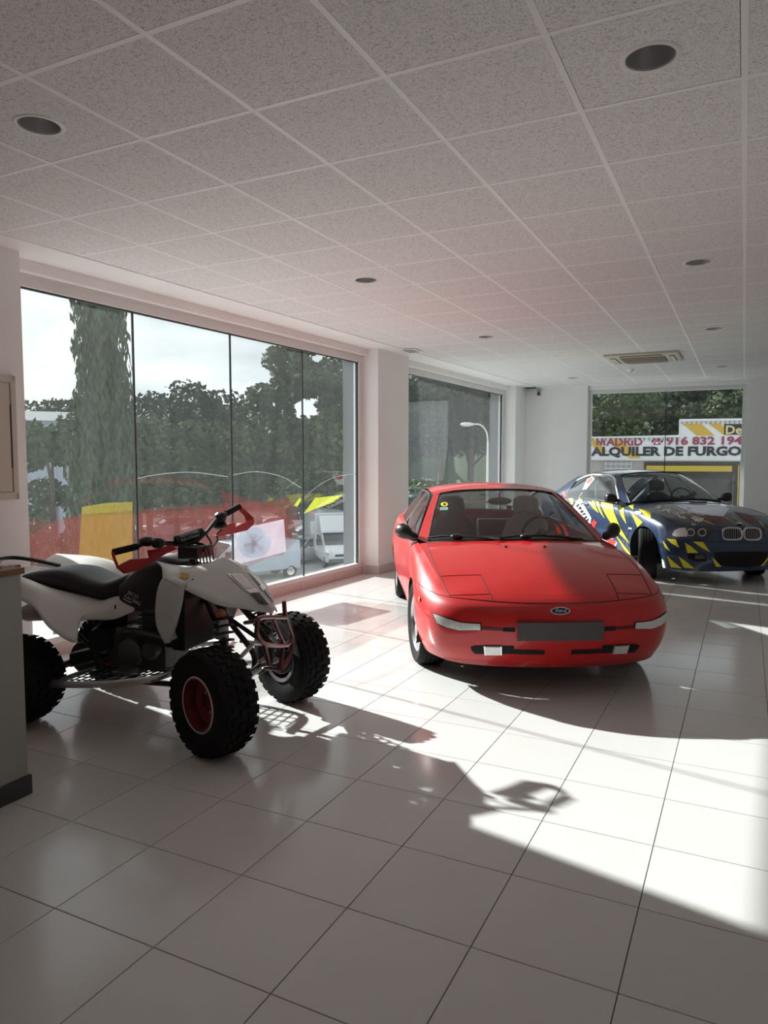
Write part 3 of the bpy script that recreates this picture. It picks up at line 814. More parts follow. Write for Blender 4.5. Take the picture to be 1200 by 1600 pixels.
# rear spoiler and lamps
MB().loft([[(-3.36 - .06 * (1 - (y / .62) ** 2), y, .985 - .06 * (abs(y) / .62) ** 4), (-3.50 - .06 * (1 - (y / .62) ** 2), y, 1.0 - .06 * (abs(y) / .62) ** 4), (-3.50 - .06 * (1 - (y / .62) ** 2), y, .975 - .06 * (abs(y) / .62) ** 4)] for y in np.linspace(-.64, .64, 17)]).box(-3.47, -3.40, -.6, -.55, .89, .95).box(-3.47, -3.40, .55, .6, .89, .95).build('spoiler', M_RED, probe)
M_TAIL = mat('tail_lamp_red', (.25, .01, .01), .2, coat=1)
for s in (1, -1):
    MB().loft([[(-3.535 + .08 * (abs(y) / .66) ** 3, s * y, z) for z in (.62, .79)] for y in np.linspace(.15, .62, 6)], ring_closed=False, caps=False).build('tail_lamp', M_TAIL, probe)
    p = psk.bvh().ray_cast(Vector((.42, s * 2, .56)), Vector((0, -s, 0)))[0]
    MB().ball(p, (.05, .006, .018)).build('side_repeater', mat('amber_lens', (.6, .2, .02), .2, coat=1), probe)

# ================================================================== BLUE RALLY-STYLED COUPE
def paint_blue():
    m = mat('navy_metallic_paint', (.005, .026, .085), .34, .12, coat=1., noise=.08, nscale=300, coat_r=.02)
    return m
M_NAVY = paint_blue()
M_YEL = mat('yellow_vinyl', (.80, .72, .03), .35, noise=.03)
M_WV = mat('white_vinyl', (.78, .79, .80), .4, noise=.03)
M_RV = mat('red_vinyl', (.55, .03, .03), .4)
M_SMOKE = mat('smoked_lens', (.03, .03, .035), .12, coat=1)
bmw = car_root('rally_car', (-.43, 10.24, .655))
tag(bmw, 'navy blue two-door car with yellow claw-shaped stripes and a turned front wheel', 'car')
BLV = [
 lv([(.69, 0), (.665, .36), (.58, .62), (.46, .755), (.345, .80), (0, .81), (-.345, .80), (-1.35, .79), (-2.38, .80), (-2.725, .81), (-3.3, .74), (-3.62, .5), (-3.68, 0)], [.165, .165, .17, .18, .18, .17, .16, .16, .17, .17, .22, .25, .25]),
 lv([(.735, 0), (.71, .38), (.62, .66), (.48, .80), (.345, .842), (0, .86), (-.345, .85), (-1.35, .845), (-2.38, .855), (-2.725, .868), (-3.35, .80), (-3.68, .52), (-3.745, 0)], [.32, .32, .325, .33, .33, .33, .33, .33, .33, .33, .36, .38, .38]),
 lv([(.735, 0), (.71, .38), (.615, .665), (.475, .805), (.345, .85), (0, .872), (-.345, .862), (-1.35, .86), (-2.38, .868), (-2.725, .88), (-3.36, .81), (-3.69, .54), (-3.75, 0)], [.50, .50, .505, .51, .51, .52, .52, .52, .53, .53, .54, .54, .54]),
 lv([(.705, 0), (.68, .38), (.575, .665), (.445, .785), (.34, .835), (0, .865), (-.345, .86), (-1.35, .857), (-2.38, .862), (-2.725, .87), (-3.36, .80), (-3.69, .55), (-3.74, 0)], [.60, .605, .63, .65, .66, .68, .69, .71, .73, .74, .76, .76, .76]),
 lv([(.675, 0), (.65, .37), (.545, .64), (.415, .75), (.33, .795), (0, .835), (-.345, .835), (-1.35, .835), (-2.38, .835), (-2.725, .835), (-3.34, .77), (-3.66, .54), (-3.72, 0)], [.67, .675, .70, .725, .74, .78, .81, .84, .86, .87, .87, .87, .87]),
 lv([(.60, 0), (.575, .35), (.48, .57), (.37, .67), (.29, .72), (0, .765), (-.345, .785), (-1.35, .795), (-2.38, .79), (-2.725, .78), (-3.3, .715), (-3.61, .5), (-3.66, 0)], [.715, .72, .745, .775, .79, .835, .865, .90, .92, .925, .935, .94, .94]),
]
BARC = [(0., .315, .345), (-2.725, .315, .34)]
bs = Shell(BLV, BARC); bsk = Skin(bmw)
us, R = bs.rows()
body = MB().grid(R)
body.grid(bs.deck([(0, .60, .715), (1, .545, .735), (2, .45, .775), (3, .35, .81), (4, .25, .84), (5, -.03, .90), (6, -.34, .952), (6.28, -.42, .965)]))
body.grid(bs.deck([(9.7, -3.05, .985), (10.3, -3.32, .965), (11.2, -3.58, .955), (12, -3.66, .94)]))
WBb = [(-.43, 0, .968), (-.475, .32, .960), (-.555, .55, .942), (-.655, .69, .918)]
WTb = [(-1.18, 0, 1.325), (-1.19, .22, 1.320), (-1.215, .40, 1.303), (-1.265, .505, 1.278)]
def rst(x, zc, y, z): return full([(x, 0, zc), (x, y * .45, zc - (zc - z) * .16), (x - .01, y * .8, zc - (zc - z) * .55), (x - .02, y, z)])
roof = MB().grid(loft_st([full([(-1.18, 0, 1.325), (-1.19, .22, 1.320), (-1.215, .42, 1.300), (-1.29, .552, 1.268)]), rst(-1.4, 1.345, .565, 1.285), rst(-1.75, 1.357, .57, 1.295), rst(-2.1, 1.345, .568, 1.28), rst(-2.45, 1.305, .565, 1.235)]).tolist())
AP = ([WBb[-1], (-.98, .598, 1.11), WTb[-1]], [(-.78, .755, .915), (-1.05, .655, 1.105), (-1.29, .552, 1.268)])
q = MB().grid(patch(*AP, 12, 3)).mirror_y(); roof.add(q.v, q.f)
for s in (1, -1):
    roof.grid(patch([(-2.42, s * .787, .92), (-2.75, s * .775, .927), (-3.1, s * .735, .935)], [(-2.42, s * .575, 1.235), (-2.72, s * .60, 1.135), (-3.1, s * .66, .965)], 8, 5, (0, s * .015, 0)))
bs2 = Skin(bmw); bs2.take(bsk.take(body.mirror_y())); body.build('body', M_NAVY, bmw, ang=38)
bsk.take(roof); roof.build('roof', M_NAVY, bmw, ang=38)
ws = MB().grid(patch(full(WBb), full(WTb), 28, 12, (0, 0, .02))); bsk.take(ws); ws.build('windscreen', CARGLASS, bmw)
MB().grid(loft_st([rst(-2.45, 1.305, .565, 1.235), rst(-2.75, 1.20, .60, 1.125), full([(-3.08, 0, 1.01), (-3.08, .3, 1.0), (-3.09, .5, .98), (-3.1, .65, .965)])]).tolist()).build('rear_glass', CARGLASS, bmw)
SIDEG = glass_mat('car_side_glass', (.55, .60, .60), .22, (.80, .88, .90), refl=4)  # whitish reflections put into this glass as a pale haze
for s in (1, -1):
    f = lambda P: [(x, s * y, z) for x, y, z in P]
    rr = resample(crs(f([(-.82, .757, .928), (-1.07, .665, 1.10), (-1.33, .575, 1.255), (-1.75, .583, 1.278), (-2.1, .585, 1.255), (-2.42, .61, 1.165), (-2.62, .70, 1.02)]), 8), 29)
    bb = resample(crs(f([(-.82, .785, .905), (-1.07, .79, .91), (-1.33, .792, .914), (-1.75, .792, .918), (-2.1, .79, .921), (-2.42, .785, .924), (-2.62, .772, .935)]), 8), 29)
    g = MB().grid([[bb[i] + (rr[i] - bb[i]) * j / 8 + np.array([0, s * .014 * 4 * j / 8 * (1 - j / 8), 0]) for j in range(9)] for i in range(29)])
    bsk.take(g); g.build('side_glass', SIDEG, bmw)
    MB().tube(rr, .013, 6).build('window_trim', M_WV, bmw)
    MB().tube(bb, .008, 6).build('window_trim', BLACK, bmw)
    MB().beam((-1.95, s * .792, .92), (-1.93, s * .592, 1.265), .03, .014, (0, s, 0)).build('door_post', BLACK, bmw)
    mb = MB()
    prof = [(-.80, .775, .945, .05, .018), (-.80, .815, .95, .05, .022), (-.80, .84, .965, .045, .055), (-.80, .88, .975, .05, .066), (-.805, .94, .975, .05, .064), (-.81, .965, .97, .035, .045)]
    mb.loft([[(cx + a * math.copysign(abs(math.cos(2 * PI * k / 16)) ** .6, math.cos(2 * PI * k / 16)), s * cy, cz + b * math.copysign(abs(math.sin(2 * PI * k / 16)) ** .6, math.sin(2 * PI * k / 16))) for k in range(16)] for cx, cy, cz, a, b in prof])
    mb.build('wing_mirror', BLACK, bmw, ang=60)
MB().tube(crs(full(WBb), 4), .014, 6).build('cowl_seal', BLACK, bmw)
MB().tube(resample(crs(full(WTb), 6), 40), .010, 6).build('windscreen_seal', BLACK, bmw)
for s in (1, -1): MB().tube([(x, s * y, z) for x, y, z in crs(AP[0], 8)], .010, 6).build('windscreen_seal', BLACK, bmw)
wheel_wells(bmw, BARC, .50, .845)
MB().box(-3.4, .5, -.55, .55, .15, .24).build('underbody', DARK, bmw, smooth=False)
M_BRIM = mat('dark_alloy', (.10, .10, .105), .35, .8)
for x, s in ((0, -1), (0, 1), (-2.725, -1), (-2.725, 1)):
    make_wheel(bmw, (x + (-.03 if x == 0 and s < 0 else 0), s * (.79 if x == 0 and s < 0 else .74), .315), .315, .225, .22, s, -.52 if x == 0 else 0, M_BRIM, 'ten')
MB().box(-2.8, -.5, -.70, .70, .24, .28).box(-.85, -.45, -.68, .68, .28, .78).build('cabin_floor', DARK, bmw, smooth=False)
MB().loft([[(-.55, y, .90), (-.85, y, .93), (-.98, y, .90), (-1.0, y, .75), (-.6, y, .6)] for y in np.linspace(-.68, .68, 9)]).build('dashboard', M_SEAT, bmw)
seat(bmw, -1.55, -.37, .25, M_SEAT, 'bucket_seat'); seat(bmw, -1.55, .37, .25, M_SEAT, 'bucket_seat')
steering_wheel(bmw, -1.05, .37, .92)
# roll cage
cg = MB()
for s in (1, -1): cg.tube([(-.9, s * .62, .5), (-1.0, s * .60, .95), (-1.35, s * .50, 1.22), (-1.9, s * .52, 1.26), (-2.8, s * .5, .7)], .02, 8)
MB2 = cg.tube([(-1.9, -.55, .4), (-1.9, -.54, 1.1), (-1.9, -.46, 1.25), (-1.9, .46, 1.25), (-1.9, .54, 1.1), (-1.9, .55, .4)], .022, 8).tube([(-1.9, -.54, .5), (-1.9, .46, 1.24)], .018, 8)
cg.build('roll_cage', mat('cage_white', (.6, .6, .6), .4), bmw)
# nose: kidney grilles, lamps, intakes and the livery, laid where they are seen
B2 = lambda p: z2(p, 1020, 770, 6.6667)
B1 = lambda p: z2(p, 860, 730, 7.0588)
def blay(name, poly, m, off=.003, fn=B2, step=5, sk=None):
    q = (sk or bsk).lay(fn(poly), off, step)
    if q.f: return q.build(name, m, bmw)
def kidney(c, w_, h_, name):
    ring = [(c + w_ * math.copysign(abs(math.cos(a)) ** .55, math.cos(a)), 432 + h_ * math.copysign(abs(math.sin(a)) ** .55, math.sin(a))) for a in np.linspace(0, 2 * PI, 25)[:-1]]
    blay('grille_backing', ring, DARK, .004)
    pts = [bsk.px(*p, .010) for p in B2(ring)]
    if all(p is not None for p in pts):
        k = MB().tube(pts, .011, 6, True).build(name, CHROME, bmw)
        for i in range(8):
            x = c - w_ * .78 + w_ * 1.56 * i / 7; l = [bsk.px(*p, .008) for p in B2([(x, 432 - h_ * .85), (x, 432), (x, 432 + h_ * .85)])]
            if all(p is not None for p in l): MB().tube(l, .0045, 5).build('grille_bar', CHROME, k)
kidney(822, 100, 60, 'kidney_grille'); kidney(1030, 88, 60, 'kidney_grille')
def both_b(poly, off, name, m, fn=B2, step=5):
    a = bsk.lay(fn(poly), off, step); b = MB(); b.v = mir(a.v); b.f = [q[::-1] for q in a.f]
    for q in (a, b): q.build(name, m, bmw)
both_b([(200, 430), (225, 385), (280, 362), (570, 366), (640, 376), (660, 470), (560, 462), (240, 462), (205, 448)], .003, 'headlamp_housing', M_SMOKE)
both_b([(204, 432), (228, 390), (280, 368), (345, 366), (345, 400), (360, 458), (240, 458), (210, 446)], .006, 'turn_lens', M_LENS)
for cx in (393, 512):
    both_b([(cx + 44 * math.cos(a), 414 + 40 * math.sin(a)) for a in np.linspace(0, 2 * PI, 17)[:-1]], .006, 'lamp_ring', CHROME)
    both_b([(cx + 34 * math.cos(a), 414 + 31 * math.sin(a)) for a in np.linspace(0, 2 * PI, 17)[:-1]], .008, 'lamp_glass', M_SMOKE)
both_b([(370, 632), (540, 630), (558, 660), (556, 716), (430, 708), (360, 680)], .004, 'fog_recess', DARK)
both_b([(430, 640), (535, 640), (540, 690), (440, 686)], .006, 'fog_lamp', M_SMOKE)
blay('lower_intake', [(640, 620), (800, 612), (1190, 612), (1192, 690), (1140, 752), (1000, 775), (760, 765), (690, 740), (645, 680)], DARK, .004)
p = bsk.px(1020 + 897 / 6.6667, 770 + 322 / 6.6667, .003); 
if p:
    rb = MB().ball(p, (.036, .036, .012)).build('roundel', CHROME, bmw); 
    for k in (0, 1): MB().ball((p.x + (.011 if k else -.011), p.y + (.011 if k else -.011), p.z + .007), (.011, .011, .007)).build('roundel_quarter', mat('badge_blue', (.01, .02, .09), .3), rb)
# bonnet panels
blay('bonnet_wrap', [(0, 140), (90, 122), (330, 205), (660, 350), (560, 345), (310, 345), (240, 320), (120, 250), (20, 205)], mat('black_wrap', (.02, .02, .024), .3, coat=.6), .002)
blay('white_panel', [(215, 130), (310, 120), (700, 130), (800, 165), (735, 248), (590, 235), (400, 205)], mat('glare_tinted_vinyl', (.74, .78, .90), .35), .003)  # white panel, the bluish glare of a reflected window put into its colour
blay('dark_panel', [(330, 205), (400, 207), (735, 250), (900, 345), (700, 350), (560, 300)], mat('black_wrap', (.02, .02, .024), .3), .0028)
blay('burgundy_panel', [(430, 215), (590, 238), (720, 262), (775, 300), (760, 318), (640, 318), (560, 285)], mat('burgundy_vinyl', (.13, .012, .02), .35), .004)
blay('burgundy_panel', [(850, 200), (960, 215), (1090, 280), (1085, 305), (1010, 318), (960, 290), (900, 240)], mat('burgundy_vinyl', (.13, .012, .02), .35), .004)
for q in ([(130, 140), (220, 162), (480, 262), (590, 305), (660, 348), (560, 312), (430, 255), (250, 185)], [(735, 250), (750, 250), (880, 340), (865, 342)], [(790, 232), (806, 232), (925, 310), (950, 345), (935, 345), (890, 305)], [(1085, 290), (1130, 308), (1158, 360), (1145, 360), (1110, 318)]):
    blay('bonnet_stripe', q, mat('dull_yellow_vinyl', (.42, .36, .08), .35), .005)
rs = random.Random(3)
for k in range(34):
    x, y = rs.uniform(20, 480), 0; y = 140 + (x * .42) * rs.uniform(.25, 1) * .9 + rs.uniform(-5, 30)
    y = min(y, 330); l = [(x, y)]
    for j in range(rs.randint(3, 5)): l.append((l[-1][0] + rs.uniform(-16, 42), l[-1][1] + rs.uniform(-16, 18)))
    l = [p for p in (bsk.px(*q, .0035) for q in B2(l)) if p is not None]
    if len(l) > 2: MB().tube(l, .007, 4).build('scribble', mat('pale_scribble', (.85, .85, .88), .4), bmw)
# yellow claw stripes, side
for q in ([(195, 322), (252, 322), (258, 410), (230, 410)], [(310, 345), (378, 352), (345, 388)], [(400, 352), (485, 372), (500, 420), (535, 505), (480, 460), (440, 405)], [(500, 378), (535, 382), (550, 450), (604, 568), (545, 490)], [(550, 380), (690, 412), (705, 500), (780, 680), (878, 842), (770, 740), (660, 600), (600, 500)], [(750, 424), (815, 428), (812, 500), (842, 630), (785, 540)], [(860, 428), (915, 424), (915, 472)], [(885, 488), (1022, 608), (965, 662), (925, 570)], [(975, 462), (1110, 500), (1108, 575), (1040, 530)], [(712, 728), (800, 840), (950, 1030), (880, 985), (800, 880)], [(90, 290), (140, 296), (150, 332)]):
    blay('claw_stripe', q, M_YEL, .006, B1, 5, bs2)
for q in ([(142, 476), (240, 486), (278, 574), (200, 530)], [(105, 495), (140, 540), (184, 610), (130, 570)], [(335, 520), (400, 560), (476, 626), (360, 626)], [(415, 508), (520, 512), (595, 618), (520, 580)], [(148, 655), (230, 725), (304, 786), (190, 772)], [(268, 662), (350, 715), (432, 786), (325, 778)], [(612, 668), (660, 710), (716, 768), (655, 768)], [(1195, 668), (1198, 690), (1150, 756), (1120, 760), (1150, 730)]):
    blay('claw_stripe', q, M_YEL, .006, B2, 5, bs2)
# door stickers
blay('sponsor_sticker', [(300, 368), (335, 350), (455, 560), (440, 640), (255, 440)], M_WV, .0055, B1)
for i, q in enumerate(([(285, 425), (318, 400), (326, 420), (296, 446)], [(306, 452), (338, 430), (352, 458), (340, 470), (336, 456), (322, 466)], [(330, 486), (362, 470), (372, 492), (344, 510)], [(352, 520), (384, 500), (396, 524), (386, 532), (380, 520), (362, 534)], [(376, 552), (404, 534), (414, 552), (388, 574)], [(398, 584), (424, 562), (432, 580), (410, 602)])):
    blay('sticker_letter', q, BLACK, .0075, B1, 8)
blay('star_sticker', [(450, 690), (462, 625), (440, 610), (470, 600), (484, 565), (500, 600), (525, 605), (500, 640), (490, 690)], M_RV, .006, B1)
blay('sponsor_sticker', [(560, 770), (650, 752), (742, 830), (712, 895), (640, 880)], M_WV, .0055, B1)
blay('arrow_sticker', [(585, 775), (645, 760), (660, 785), (705, 795), (735, 835), (712, 845), (706, 885), (660, 862), (640, 822), (605, 805)], M_RV, .0075, B1)
blay('race_number_panel', [(410, 130), (470, 105), (490, 130), (400, 245), (355, 250)], M_WV, .006, B1)
blay('race_number', [(398, 160), (425, 130), (465, 112), (475, 140), (440, 178), (402, 182)], M_RV, .008, B1)
blay('tail_sticker', [(128, 270), (160, 268), (190, 340), (150, 335)], M_RV, .004, B1)
blay('oval_sticker', [(968 + 36 * math.cos(a), 505 + 20 * math.sin(a)) for a in np.linspace(0, 2 * PI, 15)[:-1]], M_WV, .006, B1)
blay('side_repeater', [(862, 662), (905, 668), (902, 688), (860, 682)], mat('side_lens', (.55, .4, .35), .3), .006, B1)
l = [p for p in (bsk.px(*q, .004) for q in B1([(340, 408), (365, 400), (400, 402), (415, 412)])) if p is not None]
if len(l) > 1: MB().tube(l, .014, 6).build('door_handle', M_NAVY, bmw)
blay('handle_recess', [(330, 410), (360, 392), (405, 396), (420, 415), (390, 440), (350, 436)], DARK, .002, B1)
for q in ([(360, 330), (300, 560), (260, 700)], [(836, 400), (870, 500), (885, 650), (800, 900)]):
    l = bsk.line(B1(q), 0)
    if len(l) > 2: MB().tube(l, .003, 5).build('panel_gap', DARK, bmw)
l = bsk.line(B2([(0, 140), (100, 240), (240, 340), (320, 352), (700, 358)]), 0)
if len(l) > 2: MB().tube(l, .003, 5).build('panel_gap', DARK, bmw); MB().tube(mir(l), .003, 5).build('panel_gap', DARK, bmw)
l = bsk.line(B2([(100, 470), (300, 488), (600, 510), (900, 522), (1195, 522)]), 0)
if len(l) > 2: MB().tube(l, .003, 5).build('panel_gap', DARK, bmw)
for q in ([(20, 108), (120, 106), (330, 100), (560, 108)], [(380, 112), (560, 118), (700, 128)]):
    l = bsk.line(B2(q), .015)
    if len(l) > 2: MB().tube(l, .007, 6).build('wiper', BLACK, bmw)

# ================================================================== QUAD BIKE
QP = (-2.46, 3.325, math.radians(97.5))
quad = car_root('quad_bike', QP)
tag(quad, 'white and black quad bike with red hand guards and a red front bumper', 'quad bike')
_fw = np.array([math.sin(QP[2]), -math.cos(QP[2]), 0]); _lf = np.array([-_fw[1], _fw[0], 0]); _qa = (_fw, _lf, np.array([0, 0, 1.]))
def qp(x, y, ax, v):
    o = CO - np.array([QP[0], QP[1], 0]); d = pray(x, y); t = (v - o @ _qa[ax]) / (d @ _qa[ax]); P = o + d * t
    return tuple(float(P @ a) for a in _qa)
Za = lambda p: (160 + p[0] / 4.2857, 770 + p[1] / 4.2857)
Zb = lambda p: (220 + p[0] / 4, 920 + p[1] / 4)
Zc = lambda p: (20 + p[0] / 5, 850 + p[1] / 5)
M_QW = mat('white_plastic', (.66, .65, .62), .38, noise=.06, nscale=6)
M_QR = mat('red_plastic', (.42, .012, .014), .35, noise=.05)
M_QB = mat('black_vinyl', (.016, .016, .018), .45, noise=.2, nscale=20, bump=.1, bscale=120)
M_RP = mat('dark_red_powder_coat', (.11, .004, .007), .35, coat=.4)
M_ENG = mat('engine_alloy', (.10, .10, .10), .45, .5, noise=.3, nscale=25)
qsk = Skin(quad)
def sym(rows): return rows, [[(p[0], -p[1], p[2]) for p in r] for r in rows]
def spl3(A, B, C, n=30, m=10):
    a, b, c = (np.array(crs(P, 8)) for P in (A, B, C)); R = []
    for i in range(len(a)):
        R.append([tuple(cr1(np.array([a[i], b[i], c[i]]), 2 * j / m)) for j in range(m + 1)])
    return R
# front bodywork
IC = [(-.535, .165, .936), (-.41, .09, .905), (-.29, .03, .917), (-.195, 0, .948), (-.08, 0, .882), (.04, 0, .765), (.128, 0, .668)]
MC = [(-.46, .22, .915), (-.38, .23, .897), (-.29, .20, .905), (-.19, .15, .902), (-.10, .12, .858), (.02, .085, .768), (.128, .022, .664)]
OE = [(-.39, .31, .864), (-.33, .335, .862), (-.25, .338, .830), (-.155, .33, .790), (-.06, .28, .738), (.02, .165, .700), (.128, .022, .650)]
mb = MB()
for R in sym(spl3(IC, MC, OE)): mb.grid(R)
qsk.take(mb); mb.build('front_fender', M_QW, quad, solid=.006, ang=60)
for s in (-1, 1):
    A = [(-.365, s * .265, .886), (-.395, s * .312, .862), (-.415, s * .335, .77), (-.42, s * .335, .62), (-.375, s * .325, .512)]
    B = [(-.225, s * .315, .856), (-.235, s * .336, .83), (-.25, s * .340, .74), (-.285, s * .337, .63), (-.33, s * .33, .525)]
    mb = MB().grid(patch(A, B, 16, 5, (0, s * .012, 0)))
    mb.grid(patch(A, [(x - .01, s * (abs(y) - .15), z) for x, y, z in A], 16, 4))
    mb.build('mud_flap', M_QW, quad, solid=.006, ang=60)
# rear bodywork
T = [(-.67, .19, .66), (-.80, .15, .715), (-.93, .14, .685), (-1.02, .14, .70), (-1.12, .14, .715), (-1.28, .14, .73), (-1.43, .15, .76), (-1.75, .2, .80)]
C = [(-.67, .202, .648), (-.80, .205, .652), (-.95, .23, .635), (-1.0, .29, .62), (-1.10, .335, .685), (-1.2, .37, .785), (-1.40, .38, .85), (-1.75, .38, .86)]
O_ = [(-.67, .205, .645), (-.80, .225, .593), (-.97, .28, .583), (-.905, .40, .495), (-1.03, .45, .575), (-1.13, .465, .69), (-1.3, .475, .745), (-1.75, .475, .79)]
for s in (-1, 1):
    R = [[(p[0], s * p[1], p[2]) for p in r] for r in spl3(T, C, O_)]
    q = MB().grid(R); qsk.take(q); q.build('rear_fender', M_QW, quad, solid=.006, ang=60)
MB().grid(patch([(-1.43, -.19, .75), (-1.6, -.19, .79), (-1.76, -.2, .80)], [(-1.43, .19, .75), (-1.6, .19, .79), (-1.76, .2, .80)], 6, 6, (0, 0, .01))).build('tail_panel', M_QW, quad, solid=.006)
# seat
sp = [(-1.64, .765, .745, .08), (-1.60, .785, .735, .115), (-1.51, .812, .735, .14), (-1.31, .849, .705, .165), (-1.18, .846, .695, .17), (-1.05, .808, .68, .165), (-.95, .793, .66, .155), (-.86, .818, .68, .14), (-.72, .88, .74, .12), (-.62, .925, .80, .10)]
sp = crs([(a, b, c, d) for a, b, c, d in sp], 5)
rings = []
for x, zt, zb, hw in sp:
    r = []
    for k in range(20):
        a = 2 * PI * k / 20; cy, sz = math.cos(a), math.sin(a)
        y = hw * math.copysign(abs(cy) ** .6, cy); z = (zt + zb) / 2 + (zt - zb) / 2 * math.copysign(abs(sz) ** .75, sz)
        r.append((x, y, z))
    rings.append(r)
q = MB().loft(rings); qsk.take(q); q.build('seat', M_QB, quad, ang=60)
# tank cover
rings = []
for x, zt, zb, hw in crs([(-.80, .80, .70, .172), (-.70, .885, .65, .186), (-.60, .935, .655, .190), (-.50, .945, .665, .185), (-.42, .91, .70, .16)], 5):
    rings.append([(x + (z - .8) * -.15, y, z) for y, z in ((-hw, zb), (-hw * 1.02, zb + (zt - zb) * .4), (-hw * .92, zb + (zt - zb) * .8), (-hw * .6, zt), (hw * .6, zt), (hw * .92, zb + (zt - zb) * .8), (hw * 1.02, zb + (zt - zb) * .4), (hw, zb))])
q = MB().loft(rings); qsk.take(q); q.build('tank_cover', M_QB, quad, ang=60)
def qtext(s, a, b, size, m, name, off=.006, flip=1):
    """lettering on the near side between two seen points"""
    A = qsk.px(*a, off); B = qsk.px(*b, off)
    if A is None or B is None: return
    x = (B - A).normalized(); z = Vector((0, -1, 0)); z = (z - x * z.dot(x)).normalized(); y = z.cross(x)
    return text_mesh(name, s, size, m, quad, axes((A + B) / 2, x, y, z), .0008, space=1.05)
M_PRINT = mat('grey_print', (.55, .56, .57), .5)
qtext('JBCO', Zc((890, 370)), Zc((1000, 425)), .034, M_PRINT, 'lettering'); qtext('RACING', Zc((880, 405)), Zc((1000, 470)), .032, M_PRINT, 'lettering')
q = qsk.lay([Zc(p) for p in ((868, 420), (930, 455), (928, 463), (866, 428))], .006); q.build('print_line', M_PRINT, quad)
# headlamps and stickers on the nose
def qlay(name, poly, m, off=.004, both_=False):
    a = qsk.lay([Za(p) for p in poly], off, 6); a.build(name, m, quad)
    if both_: b = MB(); b.v = mir(a.v); b.f = [q[::-1] for q in a.f]; b.build(name, m, quad)
qlay('headlamp_trim', [(832, 545), (930, 545), (1022, 645), (948, 655), (890, 600)], CHROME, .006, True)
qlay('headlamp', [(855, 552), (925, 552), (1008, 640), (952, 648), (900, 600)], M_LENS, .009, True)
qlay('lower_headlamp', [(985, 675), (1045, 672), (1112, 757), (1050, 745)], M_SMOKE, .007, True)
qlay('nose_stripe', [(950, 648), (1022, 640), (1050, 668), (985, 676)], CHROME, .006, True)
qlay('dragon_sticker', [(520, 540), (545, 535), (560, 545), (580, 550), (575, 575), (540, 580), (520, 568)], mat('sticker_gold', (.55, .38, .03), .5), .004)
qlay('plastic_rivet', [(597, 580), (612, 580), (612, 588), (597, 588)], BLACK, .004)
q = qsk.lay([Zc(p) for p in ((797, 478), (810, 478), (810, 510), (797, 510))], .004, 6); q.build('panel_slot', BLACK, quad)
# wheels
M_QRIM = mat('dark_red_rim', (.16, .008, .010), .4, .3, noise=.2)
for s in (-1, 1):
    o = make_wheel(quad, (0, s * .45, .275), .275, .21, .135, s, -.45, M_QRIM, 'dish', True)
    MB().lathe([(.128, s * .086), (.140, s * .095), (.146, s * .090)], 36, axis='y').lathe([(.120, -s * .092), (.142, -s * .098), (.146, -s * .085)], 36, axis='y').build('rim_lip', ALU, o)
    for k in range(4):
        a = PI / 2 * k + .4; MB().lathe([(0, s * .03), (.008, s * .03), (.008, s * .01)], 8, (.05 * math.cos(a), 0, .05 * math.sin(a)), 'y').build('wheel_nut', CHROME, o)
    o = make_wheel(quad, (-1.30, s * .44, .25), .25, .28, .118, s, 0, M_QRIM, 'dish', True)
# frame
fr_ = MB()
for s in (-1, 1):
    fr_.tube(crs([(-.35, s * .05, .86), (-.10, s * .10, .60), (.05, s * .10, .40), (-.10, s * .12, .25), (-.85, s * .13, .22), (-1.0, s * .13, .35), (-.90, s * .13, .60), (-.45, s * .10, .80)], 6), .016, 8)
    fr_.tube([(-.90, s * .13, .60), (-1.70, s * .14, .76)], .014, 8).tube([(-1.0, s * .13, .36), (-1.45, s * .14, .72)], .013, 8)
    fr_.tube([(-.12, s * .10, .63), (.06, s * .08, .52)], .013, 8)
    fr_.tube([(-.82, s * .14, .62), (-.66, s * .14, .74)], .02, 8)
fr_.build('frame', STEEL, quad)
for s in (-1, 1):
    MB().tube([(.0, s * .36, .265), (.077, s * .09, .355)], .015, 8).tube([(.0, s * .36, .265), (-.16, s * .10, .31)], .015, 8).build('lower_arm', ALU, quad)
    MB().tube([(-.02, s * .35, .36), (.04, s * .10, .49)], .012, 8).tube([(-.02, s * .35, .36), (-.16, s * .11, .44)], .012, 8).build('upper_arm', ALU, quad)
    MB().tube([(.06, s * .36, .33), (.10, s * .05, .42)], .008, 6).build('tie_rod', CHROME, quad)
    MB().box(-.05, .05, s * .37 - .03, s * .37 + .03, .20, .40).lathe([(0, s * .30), (.075, s * .30), (.075, s * .44), (0, s * .44)], 20, (0, 0, .275), 'y').build('hub_carrier', STEEL, quad, bevel=.01)
    a = Vector((-.03, s * .29, .34)); b = Vector((-.10, s * .17, .72)); d = b - a; e1 = d.normalized().orthogonal(); e2 = d.normalized().cross(e1)
    MB().tube([a, b], .018, 8).build('shock_absorber', STEEL, quad)
    MB().tube([a + d * (.12 + .7 * k / 70) + (e1 * math.cos(k * .63) + e2 * math.sin(k * .63)) * .04 for k in range(71)], .0075, 5).build('coil_spring', BLACK, quad)
    MB().lathe([(0, .50), (.026, .50), (.028, .52), (.028, .63), (.022, .645), (0, .645)], 16, (-.075, s * .215, .0)).build('shock_reservoir', ALU, quad)
    MB().ball((-.09, s * .22, .675), .028).build('reflector', mat('amber_reflector', (.5, .13, .02), .3, coat=1), quad)
